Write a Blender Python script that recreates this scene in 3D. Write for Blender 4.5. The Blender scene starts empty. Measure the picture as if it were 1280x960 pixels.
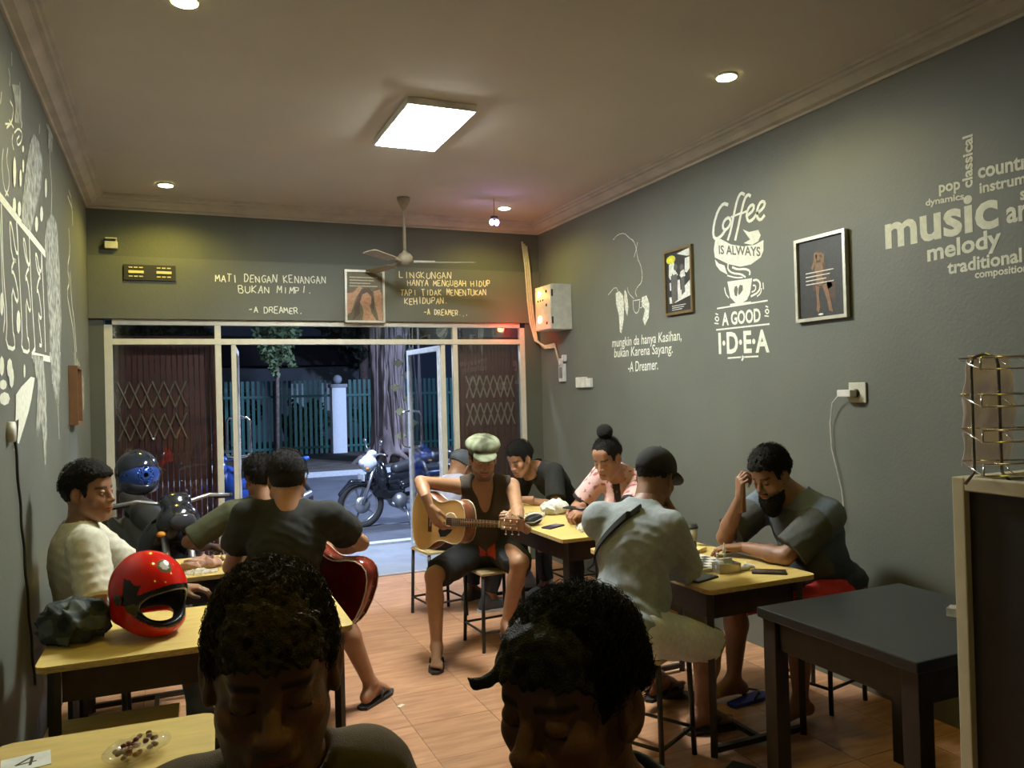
import bpy, bmesh, math, random
import numpy as np
import openvdb as vdb
from mathutils import Vector, Matrix

random.seed(7); np.random.seed(7)
SC = bpy.context.scene
COL = SC.collection

# ---------------------------------------------------------------- camera
YAW, PITCH, ROLL, EYE = 0.4103, -0.0098, -0.0269, 1.6
cd = bpy.data.cameras.new('camera'); cam = bpy.data.objects.new('camera', cd); COL.objects.link(cam)
cd.sensor_width = 36; cd.lens = 986.5 / 1280 * 36; cd.clip_start = 0.05; cd.clip_end = 200
_f = Vector((math.sin(YAW) * math.cos(PITCH), math.cos(YAW) * math.cos(PITCH), -math.sin(PITCH)))
_r = Vector((math.cos(YAW), -math.sin(YAW), 0)); _u = _r.cross(_f)
_r2 = math.cos(ROLL) * _r + math.sin(ROLL) * _u; _u2 = -math.sin(ROLL) * _r + math.cos(ROLL) * _u
cam.matrix_world = Matrix(((_r2.x, _u2.x, -_f.x, 0), (_r2.y, _u2.y, -_f.y, 0), (_r2.z, _u2.z, -_f.z, EYE), (0, 0, 0, 1)))
SC.camera = cam

# ---------------------------------------------------------------- light and exposure
SC.view_settings.view_transform = 'Standard'; SC.view_settings.look = 'None'
SC.view_settings.exposure = 0.12; SC.view_settings.gamma = 1.0; SC.view_settings.use_curve_mapping = False
W = bpy.data.worlds.new('night_sky'); SC.world = W; W.use_nodes = True
W.node_tree.nodes['Background'].inputs[0].default_value = (0.016, 0.026, 0.055, 1)
W.node_tree.nodes['Background'].inputs[1].default_value = 0.7

def lamp(name, kind, loc, energy, color, aim=None, **kw):
    l = bpy.data.lights.new(name, kind); l.energy = energy; l.color = color
    for k, v in kw.items(): setattr(l, k, v)
    o = bpy.data.objects.new(name, l); o.location = loc; COL.objects.link(o)
    if aim is not None: o.rotation_euler = Vector(aim).to_track_quat('-Z', 'Y').to_euler()
    return o
WARM = (1.0, 0.82, 0.12)
PANEL_W, DOWN_W, STREET_W = 160.0, 1.0, 1700.0
DOWN_P = (52.0, 22.0, 34.0, 30.0, 12.0, 20.0)
DOWNLIGHTS = [(0.01, 6.33), (2.67, 3.26), (2.70, 6.27), (0.09, 3.38), (0.09, 0.4), (2.67, 0.4)]
# street lamps of the road outside, above and to both sides of the doorway
lamp('street_light', 'AREA', (1.5, 8.3, 4.6), STREET_W * .35, (0.62, 0.74, 1.0), aim=(.25, .6, -1), shape='DISK', size=0.6)
lamp('street_light', 'AREA', (7.5, 13.5, 5.6), STREET_W * 1.0, (0.50, 0.64, 1.0), aim=(-.3, .35, -1), shape='DISK', size=0.6)

# ---------------------------------------------------------------- room measures (metres)
XL, XR, YF, YB = -0.555, 3.288, 6.84, -1.6
HC, HT = 3.10, 3.20          # underside of the cornice, ceiling
HF, HM = 2.25, 2.07          # top of the aluminium frame, transom bar

# ---------------------------------------------------------------- materials
MATS = {}
def mat(name, col, rough=0.6, metal=0.0, var=0.12, scale=18.0, bump=0.0, bscale=120.0, spec=0.5, emit=None, stretch=None, alpha=None, trans=0.0, coat=0.0):
    if name in MATS: return MATS[name]
    m = bpy.data.materials.new(name); m.use_nodes = True; nt = m.node_tree; b = nt.nodes['Principled BSDF']
    c = (*col, 1)
    b.inputs['Base Color'].default_value = c
    b.inputs['Roughness'].default_value = rough; b.inputs['Metallic'].default_value = metal
    b.inputs['Specular IOR Level'].default_value = spec
    if trans: b.inputs['Transmission Weight'].default_value = trans
    if coat: b.inputs['Coat Weight'].default_value = coat; b.inputs['Coat Roughness'].default_value = 0.08
    if alpha is not None: b.inputs['Alpha'].default_value = alpha
    tc = nt.nodes.new('ShaderNodeTexCoord'); mp = nt.nodes.new('ShaderNodeMapping'); nt.links.new(tc.outputs['Object'], mp.inputs[0])
    if stretch: mp.inputs['Scale'].default_value = stretch
    if var:
        n = nt.nodes.new('ShaderNodeTexNoise'); n.inputs['Scale'].default_value = scale; n.inputs['Detail'].default_value = 5
        nt.links.new(mp.outputs[0], n.inputs[0])
        r = nt.nodes.new('ShaderNodeMapRange'); r.inputs['From Min'].default_value = .3; r.inputs['From Max'].default_value = .7
        r.inputs['To Min'].default_value = 1 - var; r.inputs['To Max'].default_value = 1 + var
        nt.links.new(n.outputs[0], r.inputs[0])
        mx = nt.nodes.new('ShaderNodeVectorMath'); mx.operation = 'SCALE'; mx.inputs[0].default_value = col
        nt.links.new(r.outputs[0], mx.inputs['Scale']); nt.links.new(mx.outputs[0], b.inputs['Base Color'])
    if bump:
        n2 = nt.nodes.new('ShaderNodeTexNoise'); n2.inputs['Scale'].default_value = bscale; nt.links.new(mp.outputs[0], n2.inputs[0])
        bp = nt.nodes.new('ShaderNodeBump'); bp.inputs['Strength'].default_value = bump; bp.inputs['Distance'].default_value = .01
        nt.links.new(n2.outputs[0], bp.inputs['Height']); nt.links.new(bp.outputs[0], b.inputs['Normal'])
    if emit: b.inputs['Emission Color'].default_value = (*emit[0], 1); b.inputs['Emission Strength'].default_value = emit[1]
    MATS[name] = m; return m

def vcol_mat(name, rough=0.55, var=0.08, scale=40, bump=0.0, bscale=200, sheen=0.0):
    """material whose colour is painted on the vertices (skin, printed cloth)"""
    if name in MATS: return MATS[name]
    m = bpy.data.materials.new(name); m.use_nodes = True; nt = m.node_tree; b = nt.nodes['Principled BSDF']
    b.inputs['Roughness'].default_value = rough
    a = nt.nodes.new('ShaderNodeAttribute'); a.attribute_name = 'Col'
    n = nt.nodes.new('ShaderNodeTexNoise'); n.inputs['Scale'].default_value = scale; n.inputs['Detail'].default_value = 6
    tc = nt.nodes.new('ShaderNodeTexCoord'); nt.links.new(tc.outputs['Object'], n.inputs[0])
    r = nt.nodes.new('ShaderNodeMapRange'); r.inputs['From Min'].default_value = .3; r.inputs['From Max'].default_value = .7
    r.inputs['To Min'].default_value = 1 - var; r.inputs['To Max'].default_value = 1 + var; nt.links.new(n.outputs[0], r.inputs[0])
    mx = nt.nodes.new('ShaderNodeVectorMath'); mx.operation = 'SCALE'
    nt.links.new(a.outputs['Color'], mx.inputs[0]); nt.links.new(r.outputs[0], mx.inputs['Scale']); nt.links.new(mx.outputs[0], b.inputs['Base Color'])
    if bump:
        n2 = nt.nodes.new('ShaderNodeTexNoise'); n2.inputs['Scale'].default_value = bscale; nt.links.new(tc.outputs['Object'], n2.inputs[0])
        bp = nt.nodes.new('ShaderNodeBump'); bp.inputs['Strength'].default_value = bump; bp.inputs['Distance'].default_value = .004
        nt.links.new(n2.outputs[0], bp.inputs['Height']); nt.links.new(bp.outputs[0], b.inputs['Normal'])
    MATS[name] = m; return m

def glass_mat(name, tint=(1, 1, 1), reflect=0.08):
    """thin window glass: clear pass-through with a mirror layer that grows at grazing angles"""
    if name in MATS: return MATS[name]
    m = bpy.data.materials.new(name); m.use_nodes = True; nt = m.node_tree; nt.nodes.clear()
    o = nt.nodes.new('ShaderNodeOutputMaterial'); t = nt.nodes.new('ShaderNodeBsdfTransparent'); t.inputs[0].default_value = (*tint, 1)
    g = nt.nodes.new('ShaderNodeBsdfGlossy'); g.inputs['Roughness'].default_value = 0.02
    fr = nt.nodes.new('ShaderNodeFresnel'); fr.inputs[0].default_value = 1.5
    ns = nt.nodes.new('ShaderNodeTexNoise'); ns.inputs['Scale'].default_value = 3
    ad = nt.nodes.new('ShaderNodeMath'); ad.operation = 'MULTIPLY_ADD'; ad.inputs[1].default_value = .45; ad.inputs[2].default_value = reflect * .3
    nt.links.new(fr.outputs[0], ad.inputs[0])
    mx = nt.nodes.new('ShaderNodeMixShader'); nt.links.new(ad.outputs[0], mx.inputs[0]); nt.links.new(t.outputs[0], mx.inputs[1]); nt.links.new(g.outputs[0], mx.inputs[2])
    nt.links.new(mx.outputs[0], o.inputs[0]); MATS[name] = m; return m

# ---------------------------------------------------------------- object helpers
def meta(o, label=None, cat=None, group=None, kind=None):
    if label: o['label'] = label
    if cat: o['category'] = cat
    if group: o['group'] = group
    if kind: o['kind'] = kind
    return o
def thing(name, label, cat, loc=(0, 0, 0), rz=0, group=None):
    o = bpy.data.objects.new(name, None); o.empty_display_size = .05; COL.objects.link(o)
    o.location = loc; o.rotation_euler = (0, 0, rz); return meta(o, label, cat, group)
def link(name, me, m, parent=None, loc=(0, 0, 0), rot=(0, 0, 0), **kw):
    o = bpy.data.objects.new(name, me); COL.objects.link(o)
    if m is not None and not me.materials: me.materials.append(m)
    o.parent = parent; o.location = loc; o.rotation_euler = rot
    return meta(o, **kw)
def npmesh(name, v, f, smooth=True, col=None):
    v = np.asarray(v, np.float32); f = np.asarray(f, np.int32); k = f.shape[1]
    me = bpy.data.meshes.new(name); me.vertices.add(len(v)); me.vertices.foreach_set('co', v.ravel())
    me.loops.add(f.size); me.loops.foreach_set('vertex_index', f.ravel())
    me.polygons.add(len(f)); me.polygons.foreach_set('loop_start', np.arange(0, f.size, k, dtype=np.int32))
    me.polygons.foreach_set('use_smooth', np.full(len(f), smooth)); me.update(calc_edges=True)
    if col is not None:
        a = me.color_attributes.new('Col', 'FLOAT_COLOR', 'POINT'); c = np.ones((len(v), 4), np.float32); c[:, :3] = col; a.data.foreach_set('color', c.ravel())
    return me

class MB:
    """collects boxes, tubes, prisms and lathes into one mesh"""
    def __init__(s): s.v = []; s.f = []; s.sm = []
    def add(s, vs, fs, M=None, smooth=False):
        n = len(s.v); s.v += [tuple(M @ Vector(p)) if M else tuple(p) for p in vs]
        s.f += [tuple(i + n for i in f) for f in fs]; s.sm += [smooth] * len(fs); return s
    def box(s, x0, y0, z0, x1, y1, z1, M=None, bev=0.0):
        if bev:
            b = bev; lv = []
            # chamfered box: eight corners cut to three points each
            bm = bmesh.new(); bmesh.ops.create_cube(bm, size=1)
            for q in bm.verts: q.co = Vector(((x0 + x1) / 2 + q.co.x * (x1 - x0), (y0 + y1) / 2 + q.co.y * (y1 - y0), (z0 + z1) / 2 + q.co.z * (z1 - z0)))
            bmesh.ops.bevel(bm, geom=bm.edges[:], offset=b, segments=2, affect='EDGES', profile=.6)
            bm.verts.index_update(); vs = [q.co[:] for q in bm.verts]; fs = [[q.index for q in f.verts] for f in bm.faces]; bm.free()
            return s.add(vs, fs, M)
        vs = [(x, y, z) for x in (x0, x1) for y in (y0, y1) for z in (z0, z1)]
        return s.add(vs, [(0, 1, 3, 2), (4, 6, 7, 5), (0, 4, 5, 1), (2, 3, 7, 6), (0, 2, 6, 4), (1, 5, 7, 3)], M)
    def tube(s, pts, r, n=8, M=None, closed=False, square=False):
        P = [Vector(p) for p in pts]; R = r if isinstance(r, (list, tuple)) else [r] * len(P); vs = []; fs = []; pu = None
        m = len(P)
        for i, p in enumerate(P):
            a = P[(i - 1) % m] if (i > 0 or closed) else p; b = P[(i + 1) % m] if (i < m - 1 or closed) else p
            t = (b - a).normalized() if (b - a).length > 1e-9 else Vector((0, 0, 1))
            if pu is None: pu = t.orthogonal() if abs(t.z) > .9 else t.cross(Vector((0, 0, 1))).cross(t)
            u = (pu - t * pu.dot(t)).normalized(); pu = u; w = t.cross(u)
            off = math.pi / 4 if square else 0
            for k in range(n):
                an = 2 * math.pi * k / n + off; vs.append(p + (u * math.cos(an) + w * math.sin(an)) * R[i])
        for i in range(m if closed else m - 1):
            for k in range(n):
                a, b = i * n + k, i * n + (k + 1) % n; c, d = ((i + 1) % m) * n + (k + 1) % n, ((i + 1) % m) * n + k
                fs.append((a, b, c, d))
        if not closed: fs += [tuple(range(n))[::-1], tuple((m - 1) * n + k for k in range(n))]
        s.add(vs, fs[:-2] if not closed else fs, M, smooth=not square)
        if not closed:
            base = len(s.v) - len(vs)
            for f in fs[-2:]: s.f.append(tuple(i + base for i in f)); s.sm.append(False)
        return s
    def bar(s, a, b, w, M=None): return s.tube([a, b], w * .7071, 4, M, square=True)
    def lathe(s, prof, n=24, M=None, smooth=True):
        vs = []; fs = []
        for r, z in prof:
            for k in range(n): a = 2 * math.pi * k / n; vs.append((r * math.cos(a), r * math.sin(a), z))
        for i in range(len(prof) - 1):
            for k in range(n): fs.append((i * n + k, i * n + (k + 1) % n, (i + 1) * n + (k + 1) % n, (i + 1) * n + k))
        fs += [tuple(range(n))[::-1], tuple((len(prof) - 1) * n + k for k in range(n))]
        return s.add(vs, fs, M, smooth)
    def ball(s, c, r, n=14, M=None):
        rr = r if isinstance(r, (tuple, list)) else (r, r, r); vs = []; fs = []; m = n // 2 + 1
        for i in range(m):
            th = math.pi * i / (m - 1)
            for k in range(n): a = 2 * math.pi * k / n; vs.append((c[0] + rr[0] * math.sin(th) * math.cos(a), c[1] + rr[1] * math.sin(th) * math.sin(a), c[2] + rr[2] * math.cos(th)))
        for i in range(m - 1):
            for k in range(n): fs.append((i * n + k, (i + 1) * n + k, (i + 1) * n + (k + 1) % n, i * n + (k + 1) % n))
        return s.add(vs, fs, M, True)
    def prism(s, pts, z0, z1, M=None, smooth=False):
        """outline in xy raised from z0 to z1"""
        n = len(pts); ar = sum(pts[i][0] * pts[(i + 1) % n][1] - pts[(i + 1) % n][0] * pts[i][1] for i in range(n))
        if ar < 0: pts = pts[::-1]
        vs = [(x, y, z0) for x, y in pts] + [(x, y, z1) for x, y in pts]
        s.add(vs, [tuple(range(n))[::-1], tuple(range(n, 2 * n))], M)
        b = len(s.v) - 2 * n
        for i in range(n): j = (i + 1) % n; s.f.append((b + i, b + j, b + n + j, b + n + i)); s.sm.append(smooth)
        return s
    def mesh(s, name):
        me = bpy.data.meshes.new(name); me.from_pydata([tuple(v) for v in s.v], [], s.f); me.polygons.foreach_set('use_smooth', s.sm); me.update(); return me
    def build(s, name, m, parent=None, loc=(0, 0, 0), rot=(0, 0, 0), **kw): return link(name, s.mesh(name), m, parent, loc, rot, **kw)
def box(name, m, b, parent=None, bev=0.0, **kw): return MB().box(*b, bev=bev).build(name, m, parent, **kw)
def copy_tree(o, parent=None):
    c = o.copy(); COL.objects.link(c); c.parent = parent
    for ch in [x for x in bpy.data.objects if x.parent == o and x != c]: copy_tree(ch, c)
    return c
def frameM(o, x, y, z):
    return Matrix(((x[0], y[0], z[0], o[0]), (x[1], y[1], z[1], o[1]), (x[2], y[2], z[2], o[2]), (0, 0, 0, 1)))
right_strokes = [([(4.032,2.751),(4.079,2.772),(4.134,2.74),(4.181,2.66),(4.193,2.583),(4.162,2.555),(4.107,2.567),(4.06,2.604)],0.022),([(4.031,2.671),(4.073,2.663),(4.096,2.625),(4.071,2.594),(4.026,2.614),(4.009,2.644),(4.031,2.671)],0.019799999999999998),([(3.874,2.778),(3.908,2.799),(3.942,2.769),(3.979,2.682),(4.014,2.583),(4.048,2.527)],0.019799999999999998),([(4.01,2.667),(3.908,2.673)],0.013199999999999998),([(3.819,2.755),(3.845,2.774),(3.878,2.751),(3.914,2.668),(3.948,2.578),(3.976,2.513)],0.019799999999999998),([(3.914,2.668),(3.854,2.675)],0.013199999999999998),([(3.855,2.645),(3.799,2.666),(3.795,2.7),(3.834,2.699),(3.867,2.658),(3.852,2.605),(3.809,2.609),(3.774,2.637)],0.019799999999999998),([(3.774,2.637),(3.712,2.659),(3.695,2.69),(3.731,2.705),(3.765,2.671),(3.773,2.616),(3.741,2.59),(3.703,2.615)],0.019799999999999998),([(4.174,2.106),(3.7,2.103)],0.01),([(4.189,1.968),(3.69,1.962)],0.01),([(4.082,1.778),(3.953,1.778)],0.01),([(3.924,1.777),(3.795,1.775)],0.01),([(3.943,1.784),(3.931,1.776),(3.947,1.756)],0.014),([(4.049,2.38),(4.056,2.344),(4.013,2.312),(3.925,2.294),(3.889,2.269)],0.012),([(4.012,2.351),(3.962,2.329),(3.887,2.321),(3.846,2.302),(3.852,2.277)],0.014),([(4.061,2.305),(3.977,2.278),(3.914,2.272)],0.009),([(3.822,2.24),(3.782,2.24),(3.755,2.209),(3.773,2.163),(3.846,2.145)],0.013),([(3.824,2.21),(3.8,2.207),(3.801,2.178),(3.838,2.17)],0.01),([(3.749,2.184),(3.757,2.153),(3.791,2.138)],0.008),([(4.093,2.233),(4.084,2.191),(4.054,2.161)],0.009),([(3.736,2.215),(3.733,2.174)],0.008),([(4.199,2.044),(4.177,2.056),(4.156,2.036),(4.178,2.021),(4.199,2.044)],0.009),([(4.206,2.013),(4.163,2.006)],0.008),([(4.192,2.075),(4.165,2.065)],0.008),([(3.725,2.043),(3.706,2.054),(3.689,2.036),(3.708,2.022),(3.725,2.043)],0.009),([(3.731,2.015),(3.694,2.008)],0.008),([(3.719,2.072),(3.697,2.063)],0.008),([(5.451,2.793),(5.38,2.822),(5.28,2.817),(5.213,2.765),(5.149,2.732),(5.115,2.669),(5.101,2.585),(5.059,2.528),(5.041,2.455),(5.055,2.396),(5.112,2.374),(5.151,2.338),(5.127,2.3)],0.006),([(5.094,2.71),(5.12,2.649),(5.152,2.604)],0.005),([(5.55,2.365),(5.43,2.422),(5.385,2.357)],0.006),([(5.256,2.386),(5.243,2.339),(5.169,2.289)],0.006),([(5.185,2.274),(5.08,2.272)],0.007),([(5.181,2.27),(5.181,2.204),(5.141,2.169),(5.099,2.189),(5.088,2.267)],0.007),([(5.074,2.257),(5.037,2.253),(5.046,2.214),(5.083,2.208)],0.006)]
right_polys = [[(4.173,2.55),(4.116,2.55),(4.018,2.497),(3.905,2.463),(3.796,2.454),(3.72,2.469),(3.723,2.405),(3.748,2.369),(3.837,2.34),(3.936,2.342),(4.05,2.377),(4.181,2.441),(4.189,2.495)],[(3.901,2.569),(3.845,2.541),(3.762,2.538),(3.742,2.502),(3.765,2.469),(3.82,2.458),(3.897,2.482),(3.838,2.494)],[(4.181,2.429),(4.142,2.395),(4.087,2.374),(4.058,2.31),(4.131,2.347),(4.169,2.387)],[(4.062,2.266),(3.829,2.255),(3.852,2.165),(3.883,2.128),(3.921,2.117),(3.847,2.115),(3.845,2.102),(4.043,2.107),(4.043,2.121),(3.989,2.121),(4.038,2.163)],[(5.433,2.363),(5.376,2.373),(5.322,2.332),(5.31,2.264),(5.324,2.14),(5.362,2.038),(5.385,2.05),(5.394,2.189),(5.43,2.277)],[(5.296,2.377),(5.266,2.342),(5.249,2.236),(5.268,2.165),(5.296,2.22),(5.308,2.305)],[(5.057,2.286),(4.992,2.292),(4.956,2.224),(4.972,2.126),(5.025,2.071),(5.052,2.114),(5.019,2.191),(5.06,2.226)]]
right_dark = [[(3.989,2.224),(3.969,2.228),(3.96,2.204),(3.972,2.16),(3.992,2.169),(3.998,2.2)],[(3.941,2.229),(3.914,2.222),(3.915,2.193),(3.951,2.164),(3.958,2.178),(3.954,2.211)]]
left_strokes = [([(3.384,2.367),(3.625,2.363),(4.064,2.358),(4.744,2.35)],0.035),([(4.049,1.82),(4.78,1.832)],0.03),([(4.049,1.82),(4.157,1.857)],0.02),([(3.412,2.344),(3.424,2.094),(3.484,1.922),(3.441,1.821),(3.632,1.817),(3.629,1.864),(3.589,1.893),(3.592,2.072),(3.69,2.009),(3.74,2.035),(3.716,2.073),(3.65,2.124),(3.58,2.122),(3.656,2.177),(3.719,2.179),(3.604,2.176),(3.568,2.31),(3.619,2.313),(3.696,2.216),(3.752,2.217),(3.758,2.267),(3.734,2.345)],0.016),([(3.734,2.345),(3.781,2.148),(3.824,1.904),(3.79,1.827),(3.995,1.826),(3.991,1.878),(3.94,1.896),(3.93,2.067),(4.018,2.007),(4.065,2.03),(3.983,2.152),(3.918,2.134),(3.976,2.181),(4.044,2.205),(3.941,2.232),(3.888,2.304),(3.94,2.31),(3.992,2.223),(4.056,2.216),(4.064,2.279),(4.052,2.353)],0.016),([(4.052,2.353),(4.086,2.104),(4.157,1.857)],0.018),([(4.293,1.88),(4.37,1.88),(4.348,1.907),(4.265,2.033),(4.343,2.007),(4.391,2.027),(4.298,2.14),(4.234,2.123),(4.305,2.189),(4.386,2.219),(4.279,2.222),(4.216,2.297),(4.277,2.302),(4.331,2.24),(4.409,2.242),(4.423,2.342)],0.018),([(4.423,2.342),(4.468,2.093),(4.488,1.858)],0.02),([(3.378,2.307),(3.402,2.179),(3.408,2.018),(3.445,1.933),(3.408,1.87)],0.014),([(5.603,2.897),(5.878,2.87),(5.857,2.761)],0.016),([(5.62,2.7),(5.67,2.558),(5.497,2.43),(5.612,2.36),(5.438,2.275),(5.598,2.171),(5.78,2.061),(5.867,1.897)],0.02),([(5.646,2.428),(5.698,2.232),(5.819,2.142),(5.924,1.94)],0.02),([(4.909,1.592),(4.929,1.505),(4.941,1.407)],0.012),([(3.526,1.493),(3.567,1.476),(3.581,1.423)],0.012),([(3.624,2.931),(3.651,2.902),(3.638,2.865)],0.009),([(3.466,2.779),(3.437,2.724)],0.008),([(3.64,2.806),(3.72,2.805),(3.676,2.734),(3.554,2.671)],0.01),([(3.88,2.971),(3.891,2.898),(3.823,2.815),(3.921,2.814),(3.896,2.78)],0.009),([(3.731,2.707),(3.83,2.759),(3.93,2.769),(3.899,2.721),(3.806,2.676),(3.775,2.692),(3.851,2.732)],0.009),([(3.698,2.692),(3.666,2.651),(3.708,2.631)],0.009),([(3.482,2.569),(3.444,2.501),(3.474,2.419),(3.567,2.411)],0.009),([(3.575,2.6),(3.54,2.543),(3.597,2.496),(3.583,2.446),(3.504,2.396)],0.009),([(4.702,3.057),(4.826,3.033),(4.789,2.894),(4.863,2.763),(4.808,2.611)],0.012),([(4.447,2.975),(4.426,2.919)],0.01),([(5.667,2.95),(5.83,2.925),(5.857,2.761)],0.012),([(3.7,3.025),(3.703,2.97)],0.008),([(3.526,2.678),(3.657,2.72)],0.008),([(3.614,2.722),(3.71,2.721)],0.008)]
left_grey = [[(4.808,2.616),(5.029,2.614),(5.116,2.348),(5.141,2.066),(4.923,1.709),(4.697,1.704),(4.653,1.909),(4.626,2.07),(4.562,2.265),(4.535,2.411),(4.623,2.53)],[(4.607,1.865),(5.069,1.891),(5.026,1.74),(4.933,1.6),(4.887,1.593),(4.786,1.642),(4.699,1.746)],[(4.049,1.821),(4.394,1.833),(4.461,1.673),(4.48,1.49),(4.406,1.305),(4.363,1.314),(4.306,1.52),(4.152,1.451),(4.124,1.476),(4.205,1.688)],[(5.806,1.894),(6.241,1.832),(6.361,1.737),(5.738,1.725)],[(5.755,1.93),(6.114,1.869),(6.35,1.775),(6.324,1.566),(6.036,1.497),(5.842,1.57),(5.76,1.759)],[(4.244,2.863),(4.4,2.872),(4.511,2.816),(4.459,2.683),(4.093,2.374),(3.846,2.368),(3.895,2.48),(3.991,2.635),(4.118,2.778)],[(4.74,3.07),(4.934,3.067),(4.861,2.957),(4.721,2.938)],[(3.685,2.89),(3.898,2.961),(3.899,2.798),(3.722,2.749),(3.759,2.835)]]
left_polys = [[(3.999,1.722),(4.111,1.72),(4.005,1.626),(3.908,1.563),(3.666,1.445),(3.631,1.452),(3.678,1.545),(3.603,1.537),(3.629,1.641),(3.756,1.675),(3.891,1.7)],[(3.735,2.549),(3.719,2.5),(3.69,2.474),(3.667,2.486),(3.661,2.529),(3.677,2.578),(3.705,2.604),(3.73,2.592)],[(3.87,2.559),(3.857,2.529),(3.835,2.512),(3.815,2.518),(3.81,2.544),(3.821,2.573),(3.844,2.591),(3.864,2.585)],[(3.939,2.629),(3.928,2.605),(3.908,2.591),(3.891,2.595),(3.886,2.615),(3.897,2.639),(3.916,2.653),(3.934,2.649)],[(4.657,2.712),(4.639,2.671),(4.605,2.648),(4.576,2.656),(4.569,2.69),(4.587,2.731),(4.62,2.754),(4.65,2.747)],[(4.492,2.542),(4.472,2.51),(4.431,2.49),(4.395,2.494),(4.383,2.518),(4.403,2.55),(4.443,2.571),(4.48,2.568)],[(4.317,2.457),(4.299,2.426),(4.261,2.407),(4.228,2.412),(4.217,2.436),(4.235,2.466),(4.272,2.485),(4.306,2.481)],[(3.723,2.407),(3.708,2.378),(3.677,2.361),(3.65,2.365),(3.641,2.389),(3.656,2.417),(3.686,2.435),(3.714,2.431)],[(3.843,2.422),(3.827,2.395),(3.794,2.378),(3.765,2.381),(3.755,2.402),(3.77,2.429),(3.803,2.446),(3.833,2.443)],[(3.948,2.705),(3.939,2.692),(3.92,2.682),(3.902,2.681),(3.896,2.69),(3.904,2.703),(3.924,2.714),(3.942,2.715)],[(3.766,1.94),(3.748,1.904),(3.713,1.887),(3.682,1.898),(3.672,1.931),(3.69,1.967),(3.724,1.985),(3.756,1.974)],[(3.563,1.744),(3.543,1.716),(3.5,1.703),(3.461,1.713),(3.448,1.739),(3.467,1.766),(3.509,1.779),(3.549,1.77)],[(3.864,1.742),(3.854,1.721),(3.835,1.712),(3.819,1.72),(3.814,1.741),(3.824,1.762),(3.842,1.771),(3.859,1.763)],[(3.407,1.974),(3.394,1.941),(3.368,1.925),(3.345,1.936),(3.339,1.966),(3.352,1.998),(3.377,2.014),(3.4,2.004)],[(3.394,1.744),(3.378,1.718),(3.345,1.706),(3.315,1.716),(3.304,1.741),(3.32,1.767),(3.352,1.779),(3.383,1.77)],[(3.859,1.741),(3.849,1.721),(3.832,1.712),(3.816,1.72),(3.812,1.739),(3.821,1.759),(3.839,1.768),(3.854,1.761)],[(3.533,1.75),(3.52,1.739),(3.493,1.734),(3.467,1.737),(3.457,1.747),(3.469,1.757),(3.496,1.763),(3.523,1.76)],[(3.588,1.708),(3.569,1.678),(3.532,1.666),(3.498,1.677),(3.487,1.705),(3.504,1.735),(3.541,1.748),(3.576,1.737)],[(3.446,1.677),(3.423,1.663),(3.372,1.657),(3.323,1.662),(3.305,1.674),(3.326,1.688),(3.376,1.694),(3.426,1.69)],[(3.5,1.625),(3.466,1.607),(3.391,1.6),(3.321,1.608),(3.295,1.624),(3.325,1.641),(3.397,1.649),(3.47,1.643)]]
right_text = [('music',(2.849,2.265),(2.264,2.259),0.126,False),('melody',(2.616,2.161),(2.255,2.173),0.057,False),('traditional',(2.514,2.086),(2.169,2.088),0.043,False),('composition',(2.381,2.048),(2.144,2.044),0.024,False),('pop',(2.544,2.468),(2.437,2.46),0.037,False),('dynamics',(2.616,2.423),(2.42,2.409),0.022,False),('classical',(2.38,2.454),(2.371,2.687),0.035,True),('country',(2.351,2.485),(2.092,2.468),0.047,False),('instrumental',(2.346,2.417),(2.009,2.407),0.034,False),('art',(2.23,2.263),(2.099,2.258),0.068,False),('song',(2.168,2.346),(2.043,2.338),0.039,False),('A GOOD',(4.128,1.992),(3.765,1.985),0.078,False),('I·D·E·A',(4.169,1.814),(3.697,1.799),0.129,False)]
ribbon_text = [('IS ALWAYS',(4.136,2.457),(3.748,2.377),0.054,False)]
right_hand = [('mungkin da hanya Kasihan,',(5.51,1.937),(4.571,1.929),0.054,False),('bukan Karena Sayang.',(5.482,1.854),(4.68,1.846),0.054,False),('-A Dreamer.',(5.279,1.729),(4.869,1.735),0.059,False)]
far_text = [('MATI DENGAN KENANGAN',(0.365,2.557),(1.26,2.569),0.062,False),('BUKAN MIMPI.',(0.544,2.469),(1.145,2.481),0.059,False),('-A DREAMER.',(0.619,2.309),(1.062,2.309),0.053,False),('LINGKUNGAN',(1.9,2.637),(2.396,2.647),0.06,False),('HANYA MENGUBAH HIDUP',(1.972,2.568),(2.778,2.587),0.057,False),('TAPI TIDAK MENENTUKAN',(1.905,2.48),(2.732,2.506),0.057,False),('KEHIDUPAN.',(1.943,2.403),(2.357,2.42),0.057,False),('-A DREAMER...',(2.117,2.316),(2.548,2.308),0.051,False)]
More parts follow.
